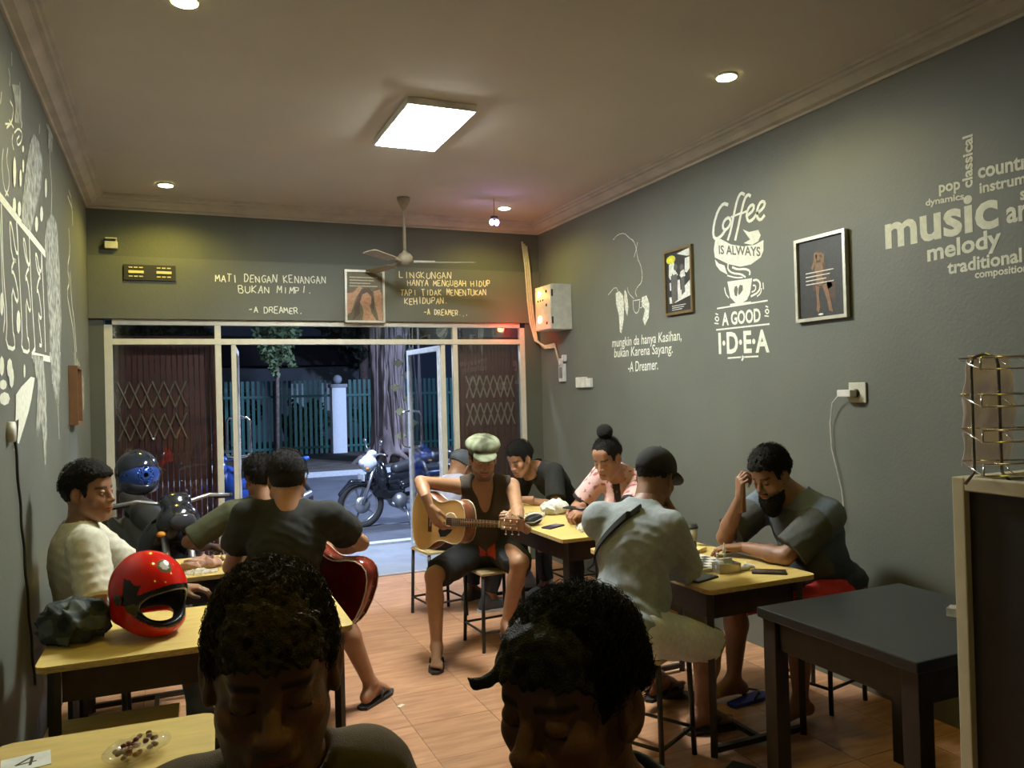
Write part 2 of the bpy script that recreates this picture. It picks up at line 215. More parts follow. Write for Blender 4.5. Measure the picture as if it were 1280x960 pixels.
# ---------------------------------------------------------------- body sculpting: smooth distance fields turned into meshes
def nrm(v): v = np.asarray(v, float); return v / (np.linalg.norm(v) + 1e-12)
class Field:
    def __init__(s, lo, hi, h):
        s.lo = np.asarray(lo, float) - 3 * h; s.h = h; n = np.ceil((np.asarray(hi) + 3 * h - s.lo) / h).astype(int) + 1
        s.n = n; s.g = np.full(n, 1.0, np.float32); s.ax = [(s.lo[i] + h * np.arange(n[i])).astype(np.float32) for i in range(3)]
    def blk(s, lo, hi):
        a = [max(0, int((lo[i] - s.lo[i]) / s.h)) for i in range(3)]; b = [min(s.n[i], int((hi[i] - s.lo[i]) / s.h) + 2) for i in range(3)]
        sl = tuple(slice(a[i], b[i]) for i in range(3))
        return sl, s.ax[0][sl[0]][:, None, None], s.ax[1][sl[1]][None, :, None], s.ax[2][sl[2]][None, None, :]
    def add(s, prim, k=0.02):
        lo, hi, fn = prim; m = k + 4 * s.h; sl, x, y, z = s.blk(np.asarray(lo) - m, np.asarray(hi) + m)
        if any(q.stop <= q.start for q in sl): return s
        b = fn(x, y, z); a = s.g[sl]; hh = np.maximum(k - np.abs(a - b), 0) / k; s.g[sl] = np.minimum(a, b) - hh * hh * k * .25; return s
    def sub(s, prim, k=0.01):
        lo, hi, fn = prim; m = k + 4 * s.h; sl, x, y, z = s.blk(np.asarray(lo) - m, np.asarray(hi) + m)
        if any(q.stop <= q.start for q in sl): return s
        b = -fn(x, y, z); a = s.g[sl]; hh = np.maximum(k - np.abs(a - b), 0) / k; s.g[sl] = np.maximum(a, b) + hh * hh * k * .25; return s
    def warp(s, fn):
        x, y, z = s.ax[0][:, None, None], s.ax[1][None, :, None], s.ax[2][None, None, :]; s.g += fn(x, y, z).astype(np.float32); return s
    def mesh(s):
        b = 3 * s.h; g = vdb.FloatGrid(b); g.copyFromArray(np.ascontiguousarray(np.clip(s.g, -b, b), np.float32)); p, q = g.convertToQuads(0.0)
        return p * s.h + s.lo, q.astype(np.int32)
def cone(a, b, ra, rb, cuts=()):
    a = np.asarray(a, float); b = np.asarray(b, float); ba = b - a; L = ba @ ba + 1e-12; r = max(ra, rb)
    def fn(x, y, z):
        px, py, pz = x - a[0], y - a[1], z - a[2]; t = np.clip((px * ba[0] + py * ba[1] + pz * ba[2]) / L, 0, 1)
        d = np.sqrt((px - t * ba[0]) ** 2 + (py - t * ba[1]) ** 2 + (pz - t * ba[2]) ** 2) - (ra + (rb - ra) * t)
        for c, n in cuts: d = np.maximum(d, (x - c[0]) * n[0] + (y - c[1]) * n[1] + (z - c[2]) * n[2])
        return d
    return np.minimum(a, b) - r, np.maximum(a, b) + r, fn
def ell(c, r, R=None):
    c = np.asarray(c, float); r = np.asarray(r, float); M = np.eye(3) if R is None else np.asarray(R); m = float(max(r))
    def fn(x, y, z):
        px, py, pz = x - c[0], y - c[1], z - c[2]; k0 = 0; k1 = 0
        for i in range(3):
            q = px * M[i][0] + py * M[i][1] + pz * M[i][2]; k0 = k0 + (q / r[i]) ** 2; k1 = k1 + (q / r[i] ** 2) ** 2
        k0 = np.sqrt(k0); return k0 * (k0 - 1) / (np.sqrt(k1) + 1e-9)
    return c - m, c + m, fn

def ik(a, t, l1, l2, pole):
    """middle joint of a two-bone limb from a to t bending towards pole"""
    a = np.asarray(a, float); t = np.asarray(t, float); d = t - a; L = np.linalg.norm(d)
    if L > (l1 + l2) * .999: t = a + d / L * (l1 + l2) * .999; d = t - a; L = np.linalg.norm(d)
    u = d / L; x = (l1 * l1 - l2 * l2 + L * L) / (2 * L); h = math.sqrt(max(l1 * l1 - x * x, 0)); p = np.asarray(pole, float); p = nrm(p - u * (p @ u))
    return a + u * x + p * h, t

# ---- hands
HAND_CACHE = {}
def hand_mesh(curls, thumb, h=0.0026):
    key = (tuple(curls), thumb)
    if key in HAND_CACHE: return HAND_CACHE[key]
    F = Field((-.085, -.07, -.10), (.055, .20, .05), h)
    F.add(cone((0, -.07, 0), (0, .008, 0), .0265, .025), .01)
    xs = (-.029, -.0095, .010, .028); ys = (.086, .091, .088, .079)
    for x, y in zip(xs, ys): F.add(cone((x * .55, .006, 0), (x, y, 0), .0155, .0115), .012)
    F.add(ell((-.004, .05, -.006), (.034, .042, .013)), .012)
    seg = ((.040, .024, .019), (.044, .027, .020), (.041, .025, .019), (.032, .019, .017))
    for i in range(4):
        p = np.array((xs[i], ys[i], 0.)); an = 0; rr = (.0092, .0084, .0078, .0068) if i < 3 else (.0082, .0074, .0068, .006)
        sp = (xs[i]) * 1.2
        for j in range(3):
            an += curls[i] * (1.0, 1.35, .85)[j]; q = p + seg[i][j] * np.array((math.sin(sp) * math.cos(an) * (1 - .6 * min(1, curls[i])), math.cos(an), -math.sin(an)))
            F.add(cone(p, q, rr[j], rr[j + 1]), .004); p = q
    t0 = np.array((-.016, .018, -.006)); t1 = np.array((-.040 + .012 * thumb, .045, -.012 - .016 * thumb)); t2 = t1 + np.array((-.016 + .020 * thumb, .027, -.008 - .014 * thumb)); t3 = t2 + np.array((-.006 + .026 * thumb, .024, -.004 - .008 * thumb))
    F.add(cone(t0, t1, .017, .0125), .012); F.add(cone(t1, t2, .012, .0098), .006); F.add(cone(t2, t3, .0098, .0075), .003)
    HAND_CACHE[key] = F.mesh(); return HAND_CACHE[key]

# ---- heads, in head space: x to the person's left... +x right, +y forward, +z up, origin between the ears
def head_field(h, female=False, fat=0.0, lids='down', jaw=0.0, squint=0.0):
    F = Field((-.105, -.125, -.17), (.105, .14, .145), h)
    F.add(ell((0, -.014, .034), (.0755, .096, .086)), .02)
    F.add(ell((0, .030, -.040), (.060 + fat * .6, .062, .072)), .03)
    F.add(cone((-.018, .066, -.098), (.018, .066, -.098), .020 + fat * .3, .020 + fat * .3), .03)
    for s in (-1, 1):
        F.add(cone((s * (.050 + fat * .5), .0, -.060), (s * .024, .060, -.098), .018 + fat * .5, .018), .03)
        F.add(ell((s * .040, .062, -.022), (.021, .019, .018)), .025)
    F.add(cone((-.032, .079, .024), (.032, .079, .024), .011, .011), .022)
    F.add(ell((0, .060, .062), (.052, .032, .040)), .03)
    for s in (-1, 1): F.sub(ell((s * .0325, .100, .004), (.020, .014, .0125)), .012)
    # nose
    F.add(cone((0, .088, .012), (0, .107, -.026), .0085, .0115), .012)
    F.add(ell((0, .110, -.031), (.0125, .011, .0105)), .008)
    for s in (-1, 1):
        F.add(ell((s * .0135, .101, -.034), (.0085, .0105, .008)), .006); F.sub(ell((s * .0065, .107, -.0425), (.0038, .005, .004)), .003)
    # eyes
    for s in (-1, 1):
        F.add(ell((s * .0315, .0795, .003), (.0130, .0125, .0118)), .004)
        if lids == 'down': F.add(ell((s * .0315, .0806, .0045), (.0150, .0130, .0125)), .003); F.sub(cone((s * .0315 - .013, .0935, -.0065), (s * .0315 + .013, .0925, -.0055), .0011, .0011), .002)
        else:
            F.add(ell((s * .0315, .0800, .0085), (.0155, .0135, .0085)), .003); F.add(ell((s * .0315, .0800, -.0080), (.0145, .0125, .0060)), .003)
    # mouth
    for s in (-1, 1): F.add(ell((s * .011, .0925, -.062), (.015, .0085, .006)), .006)
    F.add(ell((0, .0915, -.0735), (.018, .0090, .0075)), .006)
    F.sub(cone((-.023, .0945, -.0668), (.023, .0945, -.0668), .0017, .0017), .003)
    F.sub(ell((0, .099, -.088), (.018, .006, .005)), .01)
    F.add(ell((0, .080, -.060), (.028, .018, .026)), .02)
    # ears
    for s in (-1, 1):
        c, sn = math.cos(.35), math.sin(.35) * s; R = np.array(((c, sn, 0), (-sn, c, 0), (0, 0, 1)))
        F.add(ell((s * .0795, -.008, -.002), (.0075, .020, .033), R), .006); F.add(ell((s * .077, .0, -.028), (.007, .010, .010)), .005)
        F.sub(ell((s * .0865, -.004, .002), (.0060, .0115, .019), R), .004)
    # neck stub reaches down under the collar
    F.add(cone((0, -.022, -.03), (0, -.035, -.16), .056 + fat * .5, .055 + fat * .5), .03)
    return F
HEADS = {}
def head_mesh(**kw):
    k = tuple(sorted(kw.items()))
    if k not in HEADS: HEADS[k] = head_field(**kw).mesh()
    return HEADS[k]
def head_colors(v, skin, stubble=0.0, brow=0.9, lips=(.42, .16, .13), openeye=False):
    skin = np.asarray(skin, np.float32); c = np.tile(skin, (len(v), 1)); x, y, z = v[:, 0], v[:, 1], v[:, 2]; ax = np.abs(x)
    def mix(m, col, a=1.0): m = np.clip(m, 0, 1)[:, None] * a; return c * (1 - m) + np.asarray(col) * m
    c = mix(np.exp(-((ax - .045) / .02) ** 2 - ((z + .03) / .018) ** 2) * (y > .04), skin * np.array((1.12, .88, .85)), .5)
    lp = (y > .085) * np.exp(-np.maximum(0, (ax / .026) ** 2 + ((z + .067) / .0125) ** 2 - .6) * 6); c = mix(lp, np.asarray(lips) * skin / .35, .7)
    c = mix((y > .085) * (np.abs(z + .0668) < .0016) * (ax < .024), (.03, .012, .01), .9)
    bz = .0235 + .004 * np.cos((ax - .034) * 60); c = mix(np.clip(1.6 - np.abs(z - bz) / .0044, 0, 1) * (ax > .012) * (ax < .052) * (y > .05), (.012, .009, .008), brow)
    c = mix((np.abs(z + .0058) < .0018) * (np.abs(ax - .0315) < .0135) * (y > .07), (.01, .008, .007), .9)
    if openeye:
        ez = (np.abs(z - .0008) < .0042 * np.sqrt(np.clip(1 - ((ax - .0315) / .0125) ** 2, 0, 1))) * (np.abs(ax - .0315) < .012) * (y > .08)
        c = mix(ez, (.55, .52, .48), 1.0); c = mix(ez * (np.abs(ax - .0315) < .0046), (.02, .010, .006), 1.0)
    if stubble:
        m = ((z < -.045) * (y > -.01) * (z > -.125)).astype(float) * np.clip((-.045 - z) / .02, 0, 1); m *= (1 - np.clip(lp * 1.5, 0, 1)); c = mix(m, (.02, .016, .014), stubble)
        c = mix(np.exp(-((z + .052) / .006) ** 2) * (y > .08) * (ax < .028), (.02, .016, .014), stubble)
    return c
def noise3(x, y, z, f, s=0):
    """cheap lumpy field"""
    return (np.sin(f * x + 1.3 * np.sin(f * .7 * y + s) + s) * np.sin(f * 1.1 * y + 1.1 * np.sin(f * .8 * z + 2 * s)) * np.sin(f * .9 * z + 1.2 * np.sin(f * .75 * x - s)))
HL_Y = (-.13, -.06, -.034, -.028, .012, .020, .032, .040, .060, .075, .13); HL_Z = (-.080, -.078, -.060, .022, .026, -.012, -.012, .050, .060, .072, .078)
def hair_mesh(h, thick=.012, top=.0, curl=.003, cf=330., fwd=0.0, sides=.006, seed=0., bun=None, hl=0.0, extra=()):
    m = .05 + top + thick + (.07 if bun else 0); F = Field((-.10 - m, -.13 - m, -.13), (.10 + m, .12 + m, .135 + m), h)
    F.add(ell((0, -.014, .034), (.0765 + sides, .097 + thick, .088 + thick)), .01)
    F.add(ell((0, .000 + fwd, .060 + top * .5), (.066 + sides + top * .3, .082 + thick * .6, .062 + thick + top * .6)), .02)
    if fwd: F.add(ell((0, .062, .088), (.050, .030 + fwd, .022)), .02)
    if hl < -.01: F.add(ell((0, .056, .052), (.060 + sides, .048 + thick, .050)), .015)
    zb = lambda y: np.interp(y, HL_Y, np.array(HL_Z) + np.where(np.array(HL_Y) > .035, hl, 0))
    F.warp(lambda x, y, z: curl * (noise3(x, y, z, cf, seed) + .6 * noise3(x, y, z, cf * .47, seed + 2.)))
    x, y, z = F.ax[0][:, None, None], F.ax[1][None, :, None], F.ax[2][None, None, :]
    # the cut of the hair: forehead, temples, round the ears, nape
    cut = (zb(F.ax[1])[None, :, None] - z) * .75 + .0022 * np.sin(x * 430 + y * 190) + .003 * np.sin(x * 140 + y * 60 + seed)
    F.g = np.maximum(F.g, cut.astype(np.float32))
    for p in extra: F.add(p, .012)
    if bun:
        F.add(ell(bun, (.052, .050, .050)), .012); F.warp(lambda x, y, z: .003 * noise3(x, y, z, 300, 5.) * (z > .10))
    return F.mesh()
def strands(n, length, r, curlr, seed, cs=(.0765, .097, .088), grow=.012, zmin=.06, spread=1.0, flow=(0, 0, 0), segs=7, top=0.0):
    """small curled locks standing out of the scalp, head space"""
    rg = np.random.RandomState(seed); V = []; Fc = []; k = 3
    while len(V) < n:
        d = rg.normal(size=3); d /= np.linalg.norm(d)
        p = np.array((0, -.014, .034)) + d * (np.array(cs) + grow)
        if d[2] < -.2: continue
        zb = np.interp(p[1], HL_Y, HL_Z)
        if p[2] < zb + .004: continue
        w = np.clip((p[2] - zmin) / .05, .25, 1.0); L = length * w * (.6 + .8 * rg.rand())
        p = p + np.array((0, 0, top)) * np.clip(d[2], 0, 1)
        ph = rg.rand() * 6.28; q = rg.normal(size=3) * .35 * spread; dirv = nrm(d + q + np.array(flow)); a = nrm(np.cross(dirv, rg.normal(size=3))); b = np.cross(dirv, a)
        pts = []; cr = curlr * (.5 + rg.rand())
        for i in range(segs):
            t = i / (segs - 1); an = ph + t * 6.0; pts.append(p + dirv * L * t * (1 - .25 * t) + (a * math.cos(an) + b * math.sin(an)) * cr * (.3 + t) - (a * math.cos(ph) + b * math.sin(ph)) * cr * .3 + np.array((0, 0, -.25)) * L * t * t)
        V.append(np.array(pts))
    P = np.array(V); m = len(P); ring = []
    for j in range(k):
        an = 2 * math.pi * j / k; off = np.array((math.cos(an), math.sin(an) * .7, math.sin(an) * .7)) * r
        taper = np.linspace(1, .35, segs)[None, :, None]; ring.append(P + off[None, None, :] * taper)
    A = np.stack(ring, 2).reshape(-1, 3); f = []
    i0 = np.arange(m)[:, None, None] * segs * k; s_ = np.arange(segs - 1)[None, :, None] * k; j_ = np.arange(k)[None, None, :]; jn = (j_ + 1) % k
    f = np.stack([i0 + s_ + j_, i0 + s_ + jn, i0 + s_ + k + jn, i0 + s_ + k + j_], -1).reshape(-1, 4)
    return A, f
def cat_mesh(parts):
    vs = []; fs = []; n = 0
    for v, f in parts: vs.append(v); fs.append(f + n); n += len(v)
    return np.concatenate(vs), np.concatenate(fs)

SKIN = vcol_mat('skin', rough=.48, var=.07, scale=30, bump=.25, bscale=260)
CLOTH = vcol_mat('cloth', rough=.88, var=.10, scale=60, bump=.5, bscale=500)
HAIR = mat('black_hair', (.012, .010, .009), rough=.62, var=.4, scale=90, bump=.8, bscale=420, spec=.22)
HAIR_B = mat('dark_brown_hair', (.060, .040, .022), rough=.6, var=.4, scale=90, bump=.8, bscale=420, spec=.3)
HAIR_G = mat('soft_black_hair', (.030, .030, .024), rough=.65, var=.4, scale=90, bump=.9, bscale=420, spec=.25)

def basis(fwd, up=(0, 0, 1)):
    y = nrm(fwd); x = nrm(np.cross(y, up)); z = np.cross(x, y); return np.array((x, y, z))   # rows
def person(label, P, N, F, head, hf, arms, legs, skin=(.30, .155, .085), scale=1.0, shoulders=None, shirt=None, bottoms=None, hair=None, hup=(0, 0, 1), headkw=None, hh=.004,
           bend=.04, fat=0.0, female=False, feet='flipflop', stubble=0.0, sh_w=.175, cut_skin=True, group=None, bodyh=.009, armlen=(.285, .25), hscale=None):
    """a seated figure: P pelvis, N base of the neck, F facing; arms = (wrist, pole, hand dir, palm normal, curls, thumb) right then left; legs = (ankle, pole, toe dir) right then left"""
    P = np.array(P, float); N = np.array(N, float); hd = np.array(head, float); root_loc = np.array((P[0], P[1], 0.))
    root = thing('person', label, 'person', tuple(root_loc), group=group)
    up = nrm(N - P); Rt = nrm(np.cross(nrm(F), (0, 0, 1))); Rt = nrm(Rt - up * (Rt @ up)); Fw = np.cross(up, Rt)
    M = (P + N) / 2 - Fw * bend; spine = lambda t: (1 - t) ** 2 * P + 2 * t * (1 - t) * M + t * t * N
    B = np.array((Rt, Fw, up)); L = np.linalg.norm(N - P)
    if shoulders is None: SR, SL = N - up * .045 + Rt * sh_w, N - up * .045 - Rt * sh_w
    else: SR, SL = [np.array(q, float) for q in shoulders]
    hipR, hipL = P + Rt * .088 - up * .01, P - Rt * .088 - up * .01
    w = 1 + fat; prims = []
    def torso(g, only=None):
        out = [(ell(P + Fw * .0, (.150 * w + g, .105 * w + g, .105 + g), B), .04), (ell(spine(.28) + Fw * (.012 + fat * .18), (.130 * w + g, (.098 + fat * .16) + g, .13 + g), B), .05),
               (ell(spine(.66) + Fw * .008, (.148 * (1 + fat * .6) + g, .104 * (1 + fat * .7) + g, .165 + g), B), .05),
               (cone(SR * .88 + spine(.84) * .12, SL * .88 + spine(.84) * .12, .052 + g, .052 + g), .05),
               (cone(SR, N + up * .012, .040 + g * .6, .040 + g * .5), .04), (cone(SL, N + up * .012, .040 + g * .6, .040 + g * .5), .04)]
        if female: out += [(ell(spine(.60) + Rt * s * .062 + Fw * .088, (.055 + g, .050 + g, .055 + g), B), .03) for s in (-1, 1)]
        return out
    el = []; wr = []
    for i, (S, a) in enumerate(((SR, arms[0]), (SL, arms[1]))):
        e, t = ik(S, a[0], armlen[0] * scale, armlen[1] * scale, a[1]); el.append(e); wr.append(t)
    kn = []; an = []
    for i, (H, a) in enumerate(((hipR, legs[0]), (hipL, legs[1]))):
        e, t = ik(H, a[0], .425 * scale, .41 * scale, a[1]); kn.append(e); an.append(t)
    allp = np.array([P, N, hd, SR, SL, *el, *wr, *kn, *an]); F_ = Field(allp.min(0) - .17, allp.max(0) + .17, bodyh)
    for p, k in torso(-.006): F_.add(p, k)
    F_.add(cone(N - up * .03, hd + B[1] * -.01 - np.array((0, 0, .045)), .060 + fat * .06, .053 + fat * .08), .03)
    ab = 1 + fat * .5
    for i, S in enumerate((SR, SL)):
        F_.add(cone(S, el[i], .048 * ab, .036 * ab), .02); mid = el[i] * .7 + wr[i] * .3; F_.add(cone(el[i], mid, .036 * ab, .038 * ab), .015); F_.add(cone(mid, wr[i], .038 * ab, .0255), .015)
    for i, H in enumerate((hipR, hipL)):
        F_.add(cone(H, kn[i], .084 * ab, .054 * ab), .04); mid = kn[i] * .68 + an[i] * .32; bk = nrm(an[i] - kn[i]); cb = nrm(np.cross(np.cross(bk, Fw), bk))
        F_.add(cone(kn[i], mid - cb * .018, .050 * ab, .052 * ab), .02); F_.add(cone(mid - cb * .018, an[i], .052 * ab, .033), .02)
        td = nrm(legs[i][2]); hl = an[i] - td * .045 - np.array((0, 0, .048)); ball_ = an[i] + td * .115 - np.array((0, 0, .060)); side = nrm(np.cross(td, (0, 0, 1)))
        F_.add(cone(an[i], hl, .034, .030), .02); F_.add(cone(an[i] + td * .01, ball_, .034, .024), .02); F_.add(cone(hl, ball_, .028, .022), .02)
        s_in = 1 if i == 1 else -1
        for q in range(5):
            o = side * s_in * (.030 - q * .0145); F_.add(cone(ball_ + o * .9, ball_ + o + td * (.058 - q * .008) - np.array((0, 0, .006)), .015 - q * .001, .011 if q == 0 else .008), .005)
    if any(len(a) > 2 for a in arms): pass
    v, f = F_.mesh(); parts = [(v, f)]; cols = [np.tile(np.asarray(skin, np.float32), (len(v), 1))]
    HB = basis(hf, hup); hkw = dict(h=hh, female=female, fat=.012 if fat > .1 else 0.0, lids='down'); hkw.update(headkw or {})
    tohead = lambda v: (v * (hscale or (scale if not female else 1.03))) @ HB + hd
    v, f = head_mesh(**hkw); cols.append(head_colors(v, skin, stubble, openeye=hkw['lids'] == 'open')); parts.append((tohead(v), f))
    for i in range(2):
        _, _, d, pn, curls, th = arms[i]; v, f = hand_mesh(curls, th); v = v.copy()
        if i == 1: v[:, 0] *= -1; f = f[:, ::-1]
        y = nrm(d); z = -nrm(np.asarray(pn, float) - y * (np.asarray(pn) @ y)); x = np.cross(y, z); vv = v @ np.array((x, y, z)) + wr[i] + y * .004
        parts.append((vv, f)); c = np.tile(np.asarray(skin, np.float32), (len(v), 1)); cols.append(c)
    v, f = cat_mesh(parts); c = np.concatenate(cols)
    link('body', npmesh('body', v - root_loc, f, col=c), SKIN, root)
    info = dict(root=root, rl=root_loc, HB=HB, hd=hd, wr=wr, el=el, kn=kn, an=an, N=N, P=P, Rt=Rt, Fw=Fw, up=up, spine=spine, SR=SR, SL=SL, tohead=tohead, scale=scale, torso=torso)
    # ---- shirt
    if shirt:
        sc = np.asarray(shirt['col'], np.float32); g = shirt.get('g', .012); T = Field(allp.min(0) - .16, allp.max(0) + .16, .0075)
        for p, k in torso(g): T.add(p, k)
        sl = shirt.get('sleeve', .62)
        for i, S in enumerate((SR, SL)):
            if sl <= 0: break
            d = nrm(el[i] - S); ln = np.linalg.norm(el[i] - S)
            if sl > 1: T.add(cone(S, el[i], .058 * ab + g, .048 * ab + g * .7), .02); e = el[i] + (wr[i] - el[i]) * (sl - 1); T.add(cone(el[i], e, .046 * ab + g * .7, .036 + g * .5, cuts=[(e, nrm(wr[i] - el[i]))]), .02)
            else: c0 = S + d * ln * sl; T.add(cone(S, S + d * ln * (sl + .15), .060 * ab + g, .055 * ab + g * 1.4, cuts=[(c0, d)]), .03)
        fz = shirt.get('freq', 26.); am = shirt.get('amp', .0042); ph = random.random() * 6
        def wr_(x, y, z):
            u = (x - P[0]) * up[0] + (y - P[1]) * up[1] + (z - P[2]) * up[2]; s_ = (x - P[0]) * Rt[0] + (y - P[1]) * Rt[1]
            tw = np.sin(u * fz * 1.5 + 3 * np.sin(s_ * 13 + ph) + ph + 2.2 * np.sin(u * 17)); low = np.clip(1.15 - u / L, .25, 1)
            return am * low * (np.abs(tw) - .5) + am * .6 * np.sin(s_ * fz * 2.0 + 2 * np.sin(u * 21 + ph)) * low + am * .35 * noise3(x, y, z, 70, ph)
        T.warp(wr_)
        if not shirt.get('vneck'): T.add(cone(N - up * .05 - Fw * .01, N + up * .008, .095, shirt.get('neck', .066) + fat * .05 + .004), .03)
        T.sub(cone(N + up * .012, N + up * .13 + (hd - N) * .3, shirt.get('neck', .066) + fat * .07 - .004, .095), .006)
        if shirt.get('vneck'): T.sub(cone(N + Fw * .10 + up * .0, spine(.52) + Fw * .15, .075, .03), .01)
        if sl <= 0:
            for S, e_, sgn in ((SR, el[0], 1), (SL, el[1], -1)): T.sub(ell(S + Rt * sgn * .035 - up * .01, (.055, .13, .10), B), .01)
        hem = P - up * shirt.get('hem', .07); lo, hi = T.lo, T.lo + T.n * T.h; x, y, z = T.ax[0][:, None, None], T.ax[1][None, :, None], T.ax[2][None, None, :]
        near = ((hem[0] - x) * up[0] + (hem[1] - y) * up[1] + (hem[2] - z) * up[2]); T.g = np.maximum(T.g, near.astype(np.float32))
        v, f = T.mesh(); c = np.tile(sc, (len(v), 1))
        if shirt.get('paint'): c = shirt['paint'](v, c, info)
        link('shirt' if not shirt.get('name') else shirt['name'], npmesh('shirt', v - root_loc, f, col=c), CLOTH, root)
    # ---- shorts or trousers
    if bottoms:
        g = bottoms.get('g', .014); frac = bottoms.get('len', .8); T = Field(allp.min(0) - .16, allp.max(0) + .16, .0085)
        T.add(ell(P, (.150 * w + g * .8, .108 * w + g * .8, .105 + g), B), .04)
        for i, H in enumerate((hipR, hipL)):
            d = nrm(kn[i] - H); ln = np.linalg.norm(kn[i] - H)
            if frac <= 1: c0 = H + d * ln * frac; T.add(cone(H, H + d * ln * (frac + .12), .088 * ab + g, .068 * ab + g * 1.6, cuts=[(c0, d)]), .03)
            else:
                T.add(cone(H, kn[i], .086 * ab + g, .058 * ab + g), .03); e = kn[i] + (an[i] - kn[i]) * min(1, frac - 1); T.add(cone(kn[i], e, .058 * ab + g, .043 + g, cuts=[(e, nrm(an[i] - kn[i]))]), .03)
        T.warp(lambda x, y, z: .003 * np.sin(x * 60 + 3 * np.sin(y * 33) + z * 40) + .002 * noise3(x, y, z, 90, 1.))
        wl = P + up * .10; x, y, z = T.ax[0][:, None, None], T.ax[1][None, :, None], T.ax[2][None, None, :]
        T.g = np.maximum(T.g, ((x - wl[0]) * up[0] + (y - wl[1]) * up[1] + (z - wl[2]) * up[2]).astype(np.float32))
        v, f = T.mesh(); c = np.tile(np.asarray(bottoms['col'], np.float32), (len(v), 1))
        if bottoms.get('paint'): c = bottoms['paint'](v, c, info)
        link('trousers' if frac > 1 else 'shorts', npmesh('shorts', v - root_loc, f, col=c), CLOTH, root)
    # ---- hair
    if hair is not None:
        hk = dict(hair); st = hk.pop('strands', dict(n=1300, length=.020, r=.0012, curlr=.005, seed=11, grow=hk.get('thick', .012) + .001, top=hk.get('top', 0) * .7)); hm_ = hk.pop('mat', HAIR); v, f = hair_mesh(hk.pop('h', hh), **hk); ps = [(v, f)]
        if st: ps.append(strands(**st))
        v, f = cat_mesh(ps); link('hair', npmesh('hair', tohead(v) - root_loc, f), hm_, root)
    # ---- footwear
    for i in range(2):
        td = nrm(legs[i][2]); sd = nrm(np.cross(td, (0, 0, 1))); bz = an[i][2] - .088; o = an[i] - root_loc; O = (o[0] - td[0] * .0, o[1] - td[1] * .0, 0)
        Mx = frameM(o, sd, td, (0, 0, 1)); zb = -.100
        outline = [(-.030, -.085), (0, -.097), (.030, -.085), (.036, -.02), (.046, .09), (.045, .14), (.022, .188), (-.018, .190), (-.045, .15), (-.047, .09), (-.036, -.02)]
        if feet == 'flipflop':
            m = mat('dark_rubber', (.03, .028, .027), rough=.7); r = (1 if i == 1 else -1)
            b = MB().prism(outline, zb, zb + .016, Mx); so = b.build('sandal', m, root)
            t = MB().tube([(-.040, .03, zb + .02), (-.036, .07, zb + .060), (.0 + r * .012, .130, zb + .045), (r * .016, .140, zb + .016)], .006, 6, Mx); t.tube([(.040, .03, zb + .02), (.036, .07, zb + .060), (r * .012, .130, zb + .045)], .006, 6, Mx); t.build('strap', m, so)
        elif feet:
            m = mat('shoe_' + feet, (.36, .44, .62) if feet == 'blue' else (.05, .05, .055), rough=.6)
            T = Field((-.07, -.12, -.12), (.07, .21, .06), .005); T.add(cone((0, -.05, -.06), (0, .12, -.068), .040, .034), .02); T.add(cone((0, -.03, -.05), (0, -.02, .0), .040, .042), .03); T.add(cone((0, .0, -.02), (0, .10, -.055), .034, .036), .03); T.add(ell((0, .135, -.075), (.042, .055, .028)), .02)
            T.g = np.maximum(T.g, (-.085 - T.ax[2])[None, None, :].astype(np.float32)); v, f = T.mesh(); so = link('shoe', npmesh('shoe', v @ np.array((sd, td, (0, 0, 1))) + o, f), m, root)
            MB().prism([(a * 1.02, c_ * 1.0) for a, c_ in outline], -.100, -.080, Mx).build('sole', mat('white_rubber', (.5, .5, .48), rough=.6), so)
    return info
def on_head(info, name, prims, h, m, col=None, warp=None, cuts=None, label=None):
    T = Field((-.16, -.22, -.22), (.16, .26, .22), h)
    for p, k in prims: T.add(p, k)
    if warp: T.warp(warp)
    for p, k in (cuts or ()): T.sub(p, k)
    v, f = T.mesh(); c = None
    if col is not None: c = col(v) if callable(col) else np.tile(np.asarray(col, np.float32), (len(v), 1))
    return link(name, npmesh(name, info['tohead'](v) - info['rl'], f, col=c), m, info['root'], label=label)
# ---------------------------------------------------------------- room shell
M_WALL = mat('grey_green_paint', (.132, .140, .115), rough=.55, var=.07, scale=2.2, bump=.12, bscale=60)
M_WALLD = mat('darker_olive_paint', (.080, .086, .062), rough=.6, var=.08, scale=2.5, bump=.12, bscale=60)
M_CEIL = mat('cream_ceiling_paint', (.50, .48, .42), rough=.8, var=.04, scale=1.5)
M_CORN = mat('cornice_plaster', (.43, .41, .34), rough=.75, var=.12, scale=6)
M_ALU = mat('pale_aluminium', (.60, .58, .48), rough=.42, metal=.15, var=.05)
M_CHALK = mat('chalk_paint', (.74, .76, .64), rough=.85, var=.10, scale=40)
M_CHALKG = mat('thin_chalk_paint', (.33, .34, .29), rough=.85, var=.55, scale=22)

floor = meta(MB().box(XL, YB, -.05, XR, YF + .08, -.008).build('floor', mat('dark_grout', (.12, .07, .045), rough=.8)), kind='structure')
